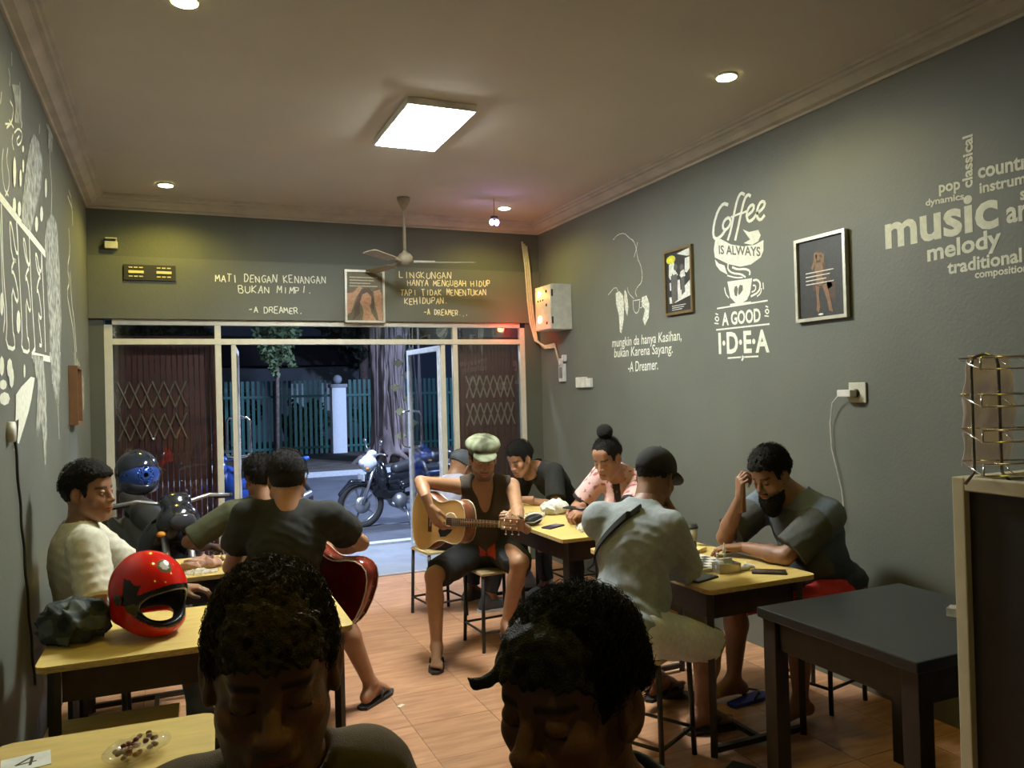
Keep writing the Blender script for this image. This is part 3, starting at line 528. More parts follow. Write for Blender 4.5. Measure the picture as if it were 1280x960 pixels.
# wood-look floor tiles, each a slab of its own
def floor_mat():
    m = bpy.data.materials.new('wood_look_tile'); m.use_nodes = True; nt = m.node_tree; b = nt.nodes['Principled BSDF']; b.inputs['Roughness'].default_value = .33
    tc = nt.nodes.new('ShaderNodeTexCoord'); oi = nt.nodes.new('ShaderNodeObjectInfo'); mp = nt.nodes.new('ShaderNodeMapping'); mp.inputs['Scale'].default_value = (1.6, 11, 1)
    nt.links.new(tc.outputs['Object'], mp.inputs[0]); cb = nt.nodes.new('ShaderNodeCombineXYZ')
    mu = nt.nodes.new('ShaderNodeMath'); mu.operation = 'MULTIPLY'; mu.inputs[1].default_value = 40; nt.links.new(oi.outputs['Random'], mu.inputs[0]); nt.links.new(mu.outputs[0], cb.inputs[0]); nt.links.new(mu.outputs[0], cb.inputs[1]); nt.links.new(cb.outputs[0], mp.inputs['Location'])
    n = nt.nodes.new('ShaderNodeTexNoise'); n.inputs['Scale'].default_value = 2.2; n.inputs['Detail'].default_value = 7; n.inputs['Distortion'].default_value = .8; nt.links.new(mp.outputs[0], n.inputs[0])
    cr = nt.nodes.new('ShaderNodeValToRGB'); e = cr.color_ramp.elements; e[0].position = .3; e[0].color = (.36, .175, .090, 1); e[1].position = .72; e[1].color = (.56, .315, .18, 1); nt.links.new(n.outputs[0], cr.inputs[0])
    hs = nt.nodes.new('ShaderNodeHueSaturation'); r = nt.nodes.new('ShaderNodeMapRange'); r.inputs['To Min'].default_value = .90; r.inputs['To Max'].default_value = 1.08; nt.links.new(oi.outputs['Random'], r.inputs[0]); nt.links.new(r.outputs[0], hs.inputs['Value'])
    nt.links.new(cr.outputs[0], hs.inputs['Color']); nt.links.new(hs.outputs[0], b.inputs['Base Color'])
    bp = nt.nodes.new('ShaderNodeBump'); bp.inputs['Strength'].default_value = .08; nt.links.new(n.outputs[0], bp.inputs['Height']); nt.links.new(bp.outputs[0], b.inputs['Normal']); return m
FT = floor_mat(); TS = .40; tme = MB().box(-TS / 2 + .0012, -TS / 2 + .0012, -.012, TS / 2 - .0012, TS / 2 - .0012, 0, bev=.0012).mesh('tile'); tme.materials.append(FT)
nx = int(math.ceil((XR - XL) / TS)); y = YF + .08 - TS / 2
while y > -.2:
    for i in range(nx):
        x = XL + TS * (i + .5)
        if x + TS / 2 > XR + .01:
            w = XR - (x - TS / 2)
            t = MB().box(-TS / 2 + .0012, -TS / 2 + .0012, -.012, -TS / 2 + w - .0012, TS / 2 - .0012, 0).build('tile', FT, floor, (x, y, 0))
        else: link('tile', tme, None, floor, (x, y, random.uniform(-.0004, .0002)))
    y -= TS
meta(box('ceiling', M_CEIL, (XL, YB, HT, XR, YF + .1, HT + .08)), kind='structure')
meta(box('wall_left', M_WALL, (XL - .12, YB, -.05, XL, YF + .2, HT + .08)), kind='structure'); WL = bpy.data.objects['wall_left']
WR = meta(box('wall_right', M_WALL, (XR, YB, -.05, XR + .12, YF + .2, HT + .08)), kind='structure')
meta(box('wall_front', M_WALL, (XL, YB - .1, -.05, XR, YB, HT + .08)), kind='structure')
wb = MB(); wb.box(XL, YF, HF, XR, YF + .14, HT); wb.box(XL, YF, 0, -.452, YF + .14, HF); wb.box(3.125, YF, 0, XR, YF + .14, HF)
WF = meta(wb.build('wall_back', M_WALLD), kind='structure')
box('beam', mat('olive_beam_paint', (.100, .105, .078), rough=.55, var=.07, scale=2.2, bump=.12, bscale=60), (XL + .002, YF - .03, HF, XR - .002, YF + .002, 2.735), WF)
# cornice: a moulded section swept along each wall
prof = [(0, 0), (.012, 0), (.016, .012), (.05, .018), (.075, .04), (.085, .062), (.105, .066), (.112, .08), (.125, .083), (.130, .10), (0, .10)]
def cornice(name, a, b, inw):
    a = Vector(a); b = Vector(b); d = (b - a).normalized(); iv = Vector(inw); vs = []; n = len(prof)
    for i, p in enumerate((a, b)):
        for o, h in prof: vs.append(p + iv * o + d * (o if i == 0 else -o) + Vector((0, 0, HC + h)))
    fs = [(i, (i + 1) % n, n + (i + 1) % n, n + i) for i in range(n)] + [tuple(range(n))[::-1], tuple(range(n, 2 * n))]
    m = MB(); m.add(vs, fs); return meta(m.build(name, M_CORN), kind='structure')
cornice('trim_1', (XL, YB, 0), (XL, YF, 0), (1, 0, 0)); cornice('trim_2', (XL, YF, 0), (XR, YF, 0), (0, -1, 0)); cornice('trim_3', (XR, YF, 0), (XR, YB, 0), (-1, 0, 0))
for o in (bpy.data.objects['trim_%d' % i] for i in (1, 2, 3)):
    bm = bmesh.new(); bm.from_mesh(o.data); bmesh.ops.recalc_face_normals(bm, faces=bm.faces[:]); bm.to_mesh(o.data); bm.free()

# ---------------------------------------------------------------- aluminium shop front
GL = glass_mat('shop_glass', (.93, .96, .97), .25); GLT = glass_mat('transom_glass', (.80, .83, .83), .5)
fx = [(-.452, -.395), (.352, .400), (2.400, 2.445), (3.075, 3.125)]     # posts
fr = MB()
for a, b in fx: fr.box(a, YF + .012, 0, b, YF + .062, HF - .045, bev=.002)
tp = MB().box(-.452, YF + .010, HF - .045, 3.125, YF + .064, HF, bev=.002)
D1 = meta(fr.build('door_1', M_ALU), kind='structure')
for nm, z0, z1 in (('top_rail', HF - .045, HF), ('transom_rail', HM - .02, HM + .025)): box(nm, M_ALU, (-.395, YF + .008, z0, 3.075, YF + .066, z1), D1, bev=.002)
box('bottom_rail', M_ALU, (-.395, YF + .014, 0, .352, YF + .06, .06), D1); box('bottom_rail', M_ALU, (2.445, YF + .014, 0, 3.075, YF + .06, .06), D1)
box('threshold', mat('worn_steel', (.45, .40, .38), rough=.4, metal=.6), (.400, YF + .03, 0, 2.400, YF + .085, .010), D1)
box('jamb', M_ALU, (.478, YF + .018, 0, .515, YF + .058, HM - .02), D1, bev=.002); box('jamb', M_ALU, (2.285, YF + .018, 0, 2.325, YF + .058, HM - .02), D1, bev=.002)
for i, (x0, x1) in enumerate(((-.395, .352), (2.445, 3.075))):
    meta(box('window_%d' % (i + 1), GL, (x0, YF + .034, .06, x1, YF + .040, HM - .02)), kind='structure')
for i, (x0, x1) in enumerate(((-.395, .352), (.400, 2.400), (2.445, 3.075))):
    meta(box('window_%d' % (i + 3), GLT, (x0, YF + .034, HM + .025, x1, YF + .040, HF - .045)), kind='structure')
def door_leaf(n, hx, hy, ang, w=.86, h=2.03):
    base = MB(); s = .048
    base.box(0, -.018, 0, s, .018, h, bev=.002); base.box(w - s, -.018, 0, w, .018, h, bev=.002); base.box(s, -.018, 0, w - s, .018, .10, bev=.002); base.box(s, -.018, h - s, w - s, .018, h, bev=.002)
    d = meta(base.build('door_%d' % n, mat('white_aluminium', (.66, .68, .70), rough=.4, metal=.1)), kind='structure'); d.location = (hx, hy, .014); d.rotation_euler = (0, 0, ang)
    box('pane', GL, (s, -.003, .10, w - s, .003, h - s), d)
    x = w - .055; p = [(x, -.02, 1.05), (x, -.085, 1.06), (x, -.105, 1.09), (x, -.105, 1.38), (x, -.085, 1.41), (x, -.02, 1.42)]; q = [(a, -b, c) for a, b, c in p]
    cm = mat('chrome', (.8, .8, .8), rough=.15, metal=1.0, var=0)
    MB().tube(p, .011, 8).build('door_handle', cm, d); MB().tube(q, .011, 8).build('door_handle', cm, d)
    return d
door_leaf(2, .500, YF + .085, math.radians(84), .86); door_leaf(3, 2.30, YF + .085, math.radians(94), .86)

# folding scissor gates in the side bays, outside the glass
M_GATE = mat('maroon_gate_paint', (.095, .026, .020), rough=.5, var=.25, scale=12); M_LAT = mat('lattice_steel', (.30, .23, .17), rough=.45, metal=.2, var=.2)
def gate(label, x0, x1, dense_right):
    g = thing('folding_gate', label, 'gate', ((x0 + x1) / 2, YF + .19, 0))
    n = 19; dx = (x1 - x0) / n; cx = (x0 + x1) / 2
    chan = MB().box(-dx * .44, -.012, 0.03, dx * .44, .012, 2.08, bev=.003).mesh('slat')
    chan.materials.append(M_GATE)
    for i in range(n): link('slat', chan, None, g, (x0 + dx * (i + .5) - cx, 0, 0))
    for z0 in (1.55, 1.29, .42):
        for i in (range(1, 12, 2) if dense_right else range(3, 16, 2)):
            m = MB(); a = x0 + dx * (i + .5) - cx; m.bar((a, -.018, z0), (a + 2 * dx, -.018, z0 + .21), .011); m.bar((a, -.024, z0 + .21), (a + 2 * dx, -.024, z0), .011); m.build('lattice', M_LAT, g)
    box('rail', M_GATE, (x0 - cx, -.02, 2.08, x1 - cx, .02, 2.13), g); box('track', M_GATE, (x0 - cx, -.02, 0.0, x1 - cx, .02, .03), g)
gate('maroon folding scissor gate behind the left glass bay', -.44, .36, True)
gate('maroon folding scissor gate behind the right glass bay', 2.45, 3.12, False)

# ---------------------------------------------------------------- paintings and lettering on the walls
def wall_pt(plane, q, t):
    if plane == 'R': return (XR - t, q[0], q[1])
    if plane == 'L': return (XL + t, q[0], q[1])
    return (q[0], YF - .03 - t, q[1])
_k = [0]
def ribbon(mb, plane, pts, w, t=.0008):
    _k[0] += 1; t += .0001 * (_k[0] % 14)
    P = [Vector((a, b)) for a, b in pts]
    # rounded by one pass of corner cutting
    if len(P) > 2:
        Q = [P[0]]
        for a, b in zip(P[:-1], P[1:]): Q += [a * .75 + b * .25, a * .25 + b * .75]
        P = Q + [P[-1]]
    L = []; R_ = []
    for i, p in enumerate(P):
        d = P[min(i + 1, len(P) - 1)] - P[max(i - 1, 0)]; d = d.normalized() if d.length > 0 else Vector((1, 0)); n = Vector((-d.y, d.x)) * w / 2
        L.append(p + n); R_.append(p - n)
    vs = [wall_pt(plane, q, t) for q in L + R_]; n = len(P); mb.add(vs, [(i, i + 1, n + i + 1, n + i) for i in range(n - 1)])
def flat(mb, plane, pts, t=.0008):
    _k[0] += 1; t += .0001 * (_k[0] % 14)
    mb.add([wall_pt(plane, q, t) for q in pts], [tuple(range(len(pts)))])
def fix(o):
    bm = bmesh.new(); bm.from_mesh(o.data); bmesh.ops.triangulate(bm, faces=[f for f in bm.faces if len(f.verts) > 4]); bm.to_mesh(o.data); bm.free(); return o
_tx = {}
def text_mesh(s, shear=0.0, bold=0.0):
    k = (s, shear, bold)
    if k in _tx: return _tx[k]
    c = bpy.data.curves.new('t', 'FONT'); c.body = s; c.size = 1; c.shear = shear; c.offset = bold; c.resolution_u = 3
    o = bpy.data.objects.new('t', c); COL.objects.link(o); dg = bpy.context.evaluated_depsgraph_get(); me = bpy.data.meshes.new_from_object(o.evaluated_get(dg)); bpy.data.objects.remove(o)
    v = np.array([q.co[:] for q in me.vertices]); f = [tuple(p.vertices) for p in me.polygons]; _tx[k] = (v, f); bpy.data.meshes.remove(me); return _tx[k]
XH = .52; CAP = .69
def lettering(mb, plane, item, bold=.0, shear=0., t=.0014, mirror=False):
    s, a, b, h, upw = item; v, f = text_mesh(s, shear, bold); x0, x1 = v[:, 0].min(), v[:, 0].max(); low = s.upper() != s
    sc = h / (XH if low and not upw else (XH if low else CAP)); a = Vector(a); b = Vector(b); d = b - a; W_ = d.length; d.normalize()
    n = Vector((0, 1)) if not upw else Vector((1, 0))
    if not upw and abs(d.y) > .5: n = Vector((0, 1))
    pts = [wall_pt(plane, a + d * ((x - x0) / (x1 - x0) * W_) + n * (y * sc), t) for x, y, _ in v]
    mb.add(pts, f)
# hand-drawn capitals: strokes on a 4 x 6 grid
SF = {'A': ['0,0 2,6 4,0', '0.8,2.2 3.2,2.2'], 'B': ['0,0 0,6 2.6,6 3.4,4.6 2.4,3.2 0,3.2', '2.4,3.2 3.8,1.8 2.8,0 0,0'], 'C': ['3.8,5 2,6 .2,4 .2,2 2,0 3.8,1'], 'D': ['0,0 0,6 2.4,5.6 3.8,3 2.4,.4 0,0'],
      'E': ['3.6,6 0,6 0,0 3.6,0', '0,3 2.8,3'], 'G': ['3.8,5 2,6 .2,4 .2,2 2,0 3.8,.8 3.8,2.8 2.2,2.8'], 'H': ['0,0 0,6', '3.8,0 3.8,6', '0,3 3.8,3.2'], 'I': ['2,0 2,6'], 'K': ['0,0 0,6', '3.6,6 0,2.6 3.8,0'],
      'L': ['0,6 0,0 3.4,0'], 'M': ['0,0 .4,6 2,2 3.6,6 4,0'], 'N': ['0,0 0,6 3.8,0 3.8,6'], 'P': ['0,0 0,6 3,6 3.6,4.4 2.8,3 0,2.8'], 'R': ['0,0 0,6 3,6 3.5,4.4 2.6,3 0,2.9', '1.8,2.9 3.8,0'],
      'T': ['0,6 4,6', '2,6 2,0'], 'U': ['0,6 0,1.4 1.8,0 3.8,1.4 3.8,6'], 'Y': ['0,6 2,3 4,6', '2,3 2,0'], '-': ['.2,3 3.4,3.2'], '.': ['1.6,0 2.2,.5'], 'S': ['3.6,5.2 2,6 .3,4.8 3.5,1.6 2,0 .2,.8']}
def chalk_line(mb, item, w=.0075):
    s, a, b, h, _ = item; n = len(s); adv = (b[0] - a[0]) / n; z = a[1]; rg = random.Random(len(s) * 7)
    for i, ch in enumerate(s):
        if ch not in SF: continue
        dz = z + (b[1] - a[1]) * i / n + rg.uniform(-.005, .005); sx = adv * .74 / 4; sz = h / 6 * rg.uniform(.85, 1.05); tilt = rg.uniform(-.10, .12); x0 = a[0] + adv * i
        for st in SF[ch]:
            pts = [(x0 + (float(p.split(',')[0]) + tilt * float(p.split(',')[1])) * sx + rg.uniform(-.002, .002), dz + float(p.split(',')[1]) * sz + rg.uniform(-.002, .002)) for p in st.split()]
            m2 = []                        # straight strokes, no rounding
            for p, q in zip(pts[:-1], pts[1:]): ribbon(mb, 'F', [p, q], w)
m = MB()
for it in far_text[:3]: chalk_line(m, it)
m.build('lettering', M_CHALK, WF, label='chalk lettering MATI DENGAN KENANGAN BUKAN MIMPI - A DREAMER')
m = MB()
for it in far_text[3:]: chalk_line(m, it)
m.build('lettering', mat('warm_chalk', (.72, .66, .40), rough=.85), WF, label='chalk lettering LINGKUNGAN HANYA MENGUBAH HIDUP TAPI TIDAK MENENTUKAN KEHIDUPAN - A DREAMER...')
m = MB()
for it in right_text[:11]: lettering(m, 'R', it, bold=.028)
m.build('lettering', M_CHALK, WR, label='white painted cloud of words around the big word music')
m = MB()
for pts, w in right_strokes:
    if pts[0][0] < 4.35: ribbon(m, 'R', pts, w)
for it in right_text[11:]: lettering(m, 'R', it, bold=.03)
for p in right_polys[:4]: flat(m, 'R', p)
fix(m.build('lettering', M_CHALK, WR, label='white painted Coffee IS ALWAYS A GOOD IDEA with ribbon and cup'))
m = MB(); lettering(m, 'R', ribbon_text[0], bold=.02, t=.0032)
for p in right_dark: flat(m, 'R', p, .0032)
fix(m.build('lettering', M_WALL, WR, label='dark letters IS ALWAYS on the white ribbon and coffee beans on the cup'))
m = MB()
for pts, w in right_strokes:
    if pts[0][0] >= 4.35: ribbon(m, 'R', pts, w)
for p in right_polys[4:]: flat(m, 'R', p)
fix(m.build('mural', mat('thin_white_paint', (.60, .62, .52), rough=.85, var=.35, scale=60), WR, label='white drawing of two hands with a steaming cup'))
m = MB()
for it in right_hand: lettering(m, 'R', it, bold=.006, shear=.12)
m.build('lettering', M_CHALK, WR, label='handwritten mungkin da hanya Kasihan, bukan Karena Sayang. - A Dreamer.')
m = MB()
for pts, w in left_strokes: ribbon(m, 'L', pts, w)
for p in left_polys: flat(m, 'L', p, .0026)
fix(m.build('mural', M_CHALK, WL, label='white chalk mural with the outlined word COFFEE, leaves and drips'))
m = MB()
for p in left_grey: flat(m, 'L', p, .0018)
fix(m.build('mural', M_CHALKG, WL, label='grey chalk feathers and rubbed patches of the mural'))

# ---------------------------------------------------------------- framed pictures
def picture(label, plane, u0, u1, z0, z1, wood, shapes, bg, depth=.025, tilt=0):
    """u runs left to right as one looks at the picture"""
    root = thing('framed_picture', label, 'picture')
    def pt(u, v, t):
        uu = u0 + (u1 - u0) * u; zz = z0 + (z1 - z0) * v; t = t + tilt * (v)
        return wall_pt(plane, (uu, zz), t)
    fw = .05; m = MB(); w = abs(u1 - u0); h = z1 - z0; a = .018 / w; b = .018 / h
    for (p, q, r, s_) in ((0, 0, 1, b), (0, 1 - b, 1, 1), (0, b, a, 1 - b), (1 - a, b, 1, 1 - b)):
        vs = [pt(x, y, t) for x in (p, r) for y in (q, s_) for t in (.002, depth)]
        m.add(vs, [(0, 1, 3, 2), (4, 6, 7, 5), (0, 4, 5, 1), (2, 3, 7, 6), (0, 2, 6, 4), (1, 5, 7, 3)])
    fo = m.build('frame', wood, root); bm = bmesh.new(); bm.from_mesh(fo.data); bmesh.ops.recalc_face_normals(bm, faces=bm.faces[:]); bm.to_mesh(fo.data); bm.free()
    m = MB(); m.add([pt(a, b, depth * .5), pt(1 - a, b, depth * .5), pt(1 - a, 1 - b, depth * .5), pt(a, 1 - b, depth * .5)], [(0, 1, 2, 3)]); m.build('print', bg, root)
    for i, (mm, polys) in enumerate(shapes):
        m = MB()
        for p in polys: m.add([pt(x, 1 - y, depth * .5 + .0008 * (i + 1)) for x, y in p], [tuple(range(len(p)))])
        fix(m.build('print_detail', mm, root))
    return root
def oval(cx, cy, a, b, n=14): return [(cx + a * math.cos(6.2832 * i / n), cy + b * math.sin(6.2832 * i / n)) for i in range(n)]
def bars(x, y, w, h, n, gap): return [[(x, y + i * gap), (x + w * (1 - .13 * (i % 3)), y + i * gap), (x + w * (1 - .13 * (i % 3)), y + i * gap + h), (x, y + i * gap + h)] for i in range(n)]
pm = lambda n, c, r=.5: mat('print_' + n, c, rough=r, var=.2, scale=50)
picture('silver framed poster of a woman with raised arms above the door', 'F', 1.405, 1.755, 2.235, 2.69, mat('silver_frame', (.62, .60, .50), rough=.35, metal=.5), [
    (pm('skin', (.42, .24, .13)), [oval(.52, .55, .155, .17), [(.43, .68), (.62, .68), (.66, .80), (.80, .98), (.42, .98), (.46, .80)], [(.05, .45), (.22, .42), (.36, .30), (.45, .34), (.28, .52), (.16, .80), (.05, .86)], [(.72, .40), (.88, .36), (.95, .50), (.95, .95), (.84, .95), (.74, .60)]]),
    (pm('hair', (.09, .06, .04)), [[(.36, .44), (.42, .36), (.60, .34), (.70, .42), (.74, .60), (.72, .78), (.66, .70), (.66, .50), (.56, .42), (.44, .46), (.38, .60), (.36, .84), (.20, .95), (.24, .70)]]),
    (pm('lettering', (.40, .38, .26)), bars(.12, .13, .70, .022, 4, .055)), (pm('blush', (.5, .15, .10)), [oval(.53, .625, .045, .016), oval(.45, .53, .03, .012), oval(.60, .53, .03, .012)])],
    pm('olive', (.13, .11, .06)), tilt=.02)
picture('small black and white poster in a thin gilt frame beside the coffee lettering', 'R', 4.73, 4.405, 2.11, 2.57, mat('gilt_frame', (.22, .16, .07), rough=.4, metal=.5), [
    (pm('white', (.62, .62, .55)), [[(.45, .08), (.98, .03), (.97, .16), (.80, .15)], [(.16, .22), (.34, .18), (.40, .34), (.48, .40), (.34, .44), (.28, .36), (.20, .46), (.14, .40)], [(.58, .36), (.70, .34), (.74, .44), (.62, .48), (.54, .42)], [(.74, .18), (.92, .17), (.90, .34), (.80, .40), (.72, .38)], [(.36, .72), (.94, .50), (.94, .74), (.34, .82)], [(.16, .50), (.22, .50), (.22, .62), (.17, .62)], [(.46, .48), (.54, .48), (.56, .70), (.44, .68)], [(.14, .72), (.22, .72), (.24, .82), (.15, .82)]]),
    (pm('dark_grey', (.10, .10, .09)), [[(.22, .40), (.44, .38), (.46, .78), (.24, .84)], [(.58, .46), (.70, .44), (.72, .68), (.60, .72)], oval(.40, .28, .07, .05), oval(.62, .30, .07, .05)]),
    (pm('yellow', (.62, .60, .04)), [oval(.24, .15, .17, .065)]), (pm('white', (.6, .6, .5)), bars(.24, .86, .50, .010, 3, .03))], pm('black', (.03, .03, .028)))
picture('black poster of a bare dancing figure in a silver frame left of the word music', 'R', 3.445, 3.08, 1.945, 2.41, mat('silver_frame', (.62, .60, .50)), [
    (pm('dark_bronze', (.075, .038, .018)), [[(.34, .22), (.46, .17), (.58, .24), (.60, .40), (.66, .50), (.72, .62), (.62, .66), (.50, .62), (.34, .64), (.30, .50), (.34, .38)], [(.60, .55), (.78, .58), (.76, .82), (.66, .74)]]), (pm('bronze', (.22, .115, .05)), [oval(.46, .25, .055, .045), [(.38, .20), (.44, .19), (.42, .30), (.34, .40), (.31, .37), (.37, .29)], [(.50, .20), (.58, .24), (.56, .34), (.50, .31)], [(.40, .32), (.53, .32), (.55, .40), (.52, .47), (.56, .56), (.49, .60), (.40, .57), (.42, .47), (.38, .39)], [(.39, .58), (.47, .61), (.45, .72), (.47, .84), (.44, .91), (.40, .88), (.41, .76)], [(.52, .59), (.60, .58), (.65, .70), (.69, .82), (.72, .92), (.64, .90), (.61, .78)]]),
    (pm('white', (.6, .6, .5)), bars(.20, .42, .55, .012, 4, .045) + [oval(.48, .93, .05, .012)])], pm('black', (.03, .03, .028)), depth=.03)
picture('narrow brown framed picture hanging low on the left wall', 'L', 5.42, 5.70, 1.47, 1.83, mat('brown_wood', (.16, .075, .03), rough=.5), [(pm('grey', (.3, .3, .28)), [oval(.5, .5, .3, .3)])], pm('olive', (.13, .11, .06)), depth=.05)

# ---------------------------------------------------------------- ceiling lights
lp = thing('ceiling_panel_light', 'bright white rectangular panel light on the ceiling', 'light', (1.405, 4.45, HT))
E_W = mat('panel_glow', (1, 1, 1), emit=((.93, .98, .95), PANEL_W), var=0)
box('housing', mat('white_enamel', (.75, .75, .72), rough=.4), (-.20, -.38, -.040, .20, .38, -.001), lp, bev=.004)
for s in (-1, 1): box('diffuser', E_W, (s * .096 - .090, -.365, -.0445, s * .096 + .090, .365, -.0405), lp, bev=.0015)
E_D = mat('downlight_glow', (1, 1, 1), emit=((1.0, .88, .36), 45.0), var=0)
for i, (x, y) in enumerate(DOWNLIGHTS):
    if i < 4:
        d = thing('downlight', ['warm recessed downlight in the far left ceiling corner', 'warm recessed downlight nearest the framed black poster', 'warm recessed downlight in the far right ceiling corner near the grey box', 'warm recessed downlight at the top left edge of the picture'][i], 'light', (x, y, HT))
        MB().lathe([(.030, -.001), (.058, -.001), (.058, -.006), (.050, -.012), (.045, -.008)], 24).build('trim_ring', mat('white_enamel', (.75, .75, .72)), d)
        MB().lathe([(.001, -.013), (.050, -.013), (.050, -.004), (.001, -.004)], 24).build('lens', E_D, d)
    l = lamp('downlight_lamp', 'SPOT', (x, y, HT - .02), DOWN_P[i], WARM, spot_size=math.radians(152), spot_blend=.6, shadow_soft_size=.04)

# hanging purple party bulb
pb = thing('party_bulb', 'small purple glowing bulb hanging near the far right cornice', 'light', (2.49, 6.0, 3.0))
MB().tube([(0, 0, .05), (0, 0, .20)], .002, 5).build('wire', mat('black_plastic', (.02, .02, .02), rough=.5), pb)
for s in (-1, 1): MB().ball((s * .022, 0, 0), (.020, .02, .026)).build('bulb', mat('purple_glow', (1, 1, 1), emit=((.62, .45, 1.0), 14), var=0), pb)
MB().lathe([(.03, .03), (.03, .05), (.01, .055)], 12).build('holder', mat('black_plastic', (.02, .02, .02)), pb)
lamp('party_bulb_lamp', 'POINT', (2.49, 6.0, 2.95), 1.2, (.55, .3, 1.0), shadow_soft_size=.02)

# ceiling fan
fn = thing('ceiling_fan', 'dusty ceiling fan with three thin blades near the door wall', 'fan', (1.78, 6.20, 2.70))
M_FAN = mat('dull_cream_enamel', (.27, .235, .16), rough=.5)  # one even, dull cream tone for every part of the fan
MB().tube([(0, 0, .05), (0, 0, .46)], .012, 10).build('rod', M_FAN, fn); MB().lathe([(.012, .40), (.05, .47), (.055, .499), (.001, .499)], 20).build('canopy', M_FAN, fn)
MB().lathe([(.001, -.045), (.035, -.04), (.060, -.018), (.063, .015), (.045, .04), (.02, .055), (.012, .07)], 24).build('motor', M_FAN, fn)
for a in (-14, 106, 226):
    c, s = math.cos(math.radians(a)), math.sin(math.radians(a)); Mx = frameM((0, 0, 0), (c, s, 0), (-s, c, .16), (0, 0, 1))
    b = MB().prism([(.20, -.045), (.55, -.060), (.575, -.04), (.575, .04), (.55, .055), (.20, .04)], -.03, -.024, Mx).build('blade', M_FAN, fn); MB().bar((.07, 0, -.02), (.24, 0, -.022), .018, Mx).build('bracket', M_FAN, b)

# ---------------------------------------------------------------- things fixed to the walls
bx = thing('electrical_box', 'pale steel electrical box with two glowing red lamps beside the door', 'electrical box', (XR, 6.34, 2.14))
M_BOX = mat('cream_steel', (.50, .49, .40), rough=.45); MDK = mat('black_plastic', (.02, .02, .02))
box('case', M_BOX, (-.19, -.155, 0, -.001, .165, .40), bx, bev=.004); box('door', M_BOX, (-.207, -.150, .005, -.191, .16, .395), bx, bev=.003)
for z in (.33, .10): MB().ball((-.215, .06, z), (.012, .034, .034)).build('red_lamp', mat('red_glow', (1, 1, 1), emit=((1.0, .22, .06), 16), var=0), bx)
for z in (.06, .22, .34): MB().ball((-.209, -.07, z), (.006, .014, .014)).build('button', MDK, bx)
for y_ in (0, .05, .1): MB().ball((-.209, y_, .27), (.006, .010, .010)).build('button', MDK, bx); 
for z in (.08, .32): box('hinge', MDK, (-.200, -.158, z - .03, -.185, -.148, z + .03), bx)
lamp('red_lamp_light', 'POINT', (XR - .26, 6.42, 2.46), 1.7, (1.0, .28, .05), shadow_soft_size=.03); lamp('red_lamp_light', 'POINT', (XR - .27, 6.58, 2.22), 2.6, (1.0, .06, .03), shadow_soft_size=.03)
cb_ = MB(); M_CAB = mat('cream_cable', (.50, .45, .30), rough=.5)
for k, o in enumerate((0, .022, .042)): cb_.tube([(3.10 + o, YF - .045, 3.02 - k * .02), (3.125 + o, YF - .05, 2.75), (3.14 + o, YF - .05, 2.45), (3.16 + o, YF - .05, 2.25), (3.20 + o * .5, YF - .06, 2.08), (3.25, YF - .16, 2.02 - k * .01), (3.262, 6.5, 2.03 - k * .015)], .010, 8)
cb_.tube([(3.265, 6.5, 2.03), (3.275, 6.46, 1.90), (3.278, 6.40, 1.80)], .009, 8)
meta(cb_.build('cable_bundle', M_CAB), 'cream cables bundled down the corner beside the electrical box', 'cable')
sb = thing('switch_box', 'small upright white switch box under the electrical box', 'switch', (XR, 6.37, 1.68)); box('plate', mat('white_plastic', (.62, .62, .56), rough=.4), (-.03, -.05, 0, -.001, .05, .16), sb, bev=.006); box('rocker', mat('grey_plastic', (.18, .18, .16)), (-.038, -.026, .03, -.0295, .026, .13), sb, bev=.003)
jb = thing('junction_clip', 'white cable clips on the wall below the electrical box', 'clip', (XR, 6.40, 1.86)); box('clip', mat('white_plastic', (.62, .62, .56)), (-.03, -.02, -.05, -.001, .02, .03), jb, bev=.004); box('clip', mat('white_plastic', (.62, .62, .56)), (-.035, -.10, .0, -.001, -.05, .06), jb, bev=.008)
sk = thing('triple_switch', 'white three gang switch plate on the right wall behind the bun', 'switch', (XR, 5.97, 1.665))
for i in range(3): p_ = box('switch_module', mat('white_plastic', (.62, .62, .56)), (-.03, -.13 + i * .09, -.045, -.001, -.05 + i * .09, .045 - .012 * (i == 0)), sk, bev=.005); 
wv = thing('wall_vent', 'dark louvred vent block high on the left of the door wall', 'vent', (-.115, YF - .031, 2.55)); box('back', mat('vent_black', (.02, .018, .012)), (-.185, -.018, 0, .185, -.0, .12), wv)
for s in (-1, 1):
    for z, w in ((.098, .05), (.062, .075), (.028, .05)):
        if w > .06: box('slot', mat('cream_slot', (.62, .55, .25)), (s * .10 - .055, -.026, z - .011, s * .10 + .055, -.0185, z + .011), wv, bev=.004)
        else:
            for q in (-1, 0, 1): box('slot', mat('cream_slot', (.62, .55, .25)), (s * .10 - .015 + q * .037, -.024, z - .004, s * .10 + .012 + q * .037, -.0185, z + .004), wv)
wb2 = thing('wall_bracket', 'small cream sensor box high in the far left corner', 'sensor', (-.385, YF, 2.79)); box('box', M_BOX, (-.045, -.05, 0, .045, -.001, .055), wb2, bev=.005); box('arm', M_BOX, (-.04, -.045, .075, .04, -.001, .085), wb2); box('post', M_BOX, (.030, -.03, .056, .04, -.01, .075), wb2)
so = thing('power_socket', 'socket on the right wall with a white charger plugged in', 'socket', (XR, 3.05, 1.545)); box('plate', M_BOX, (-.012, -.06, -.05, -.001, .05, .055), so, bev=.004); MB().lathe([(.022, 0), (.022, .006), (.001, .006)], 20, Matrix.Rotation(-math.pi / 2, 4, 'Y') @ Matrix.Translation((0, 0, .012))).build('outlet', MDK, so)
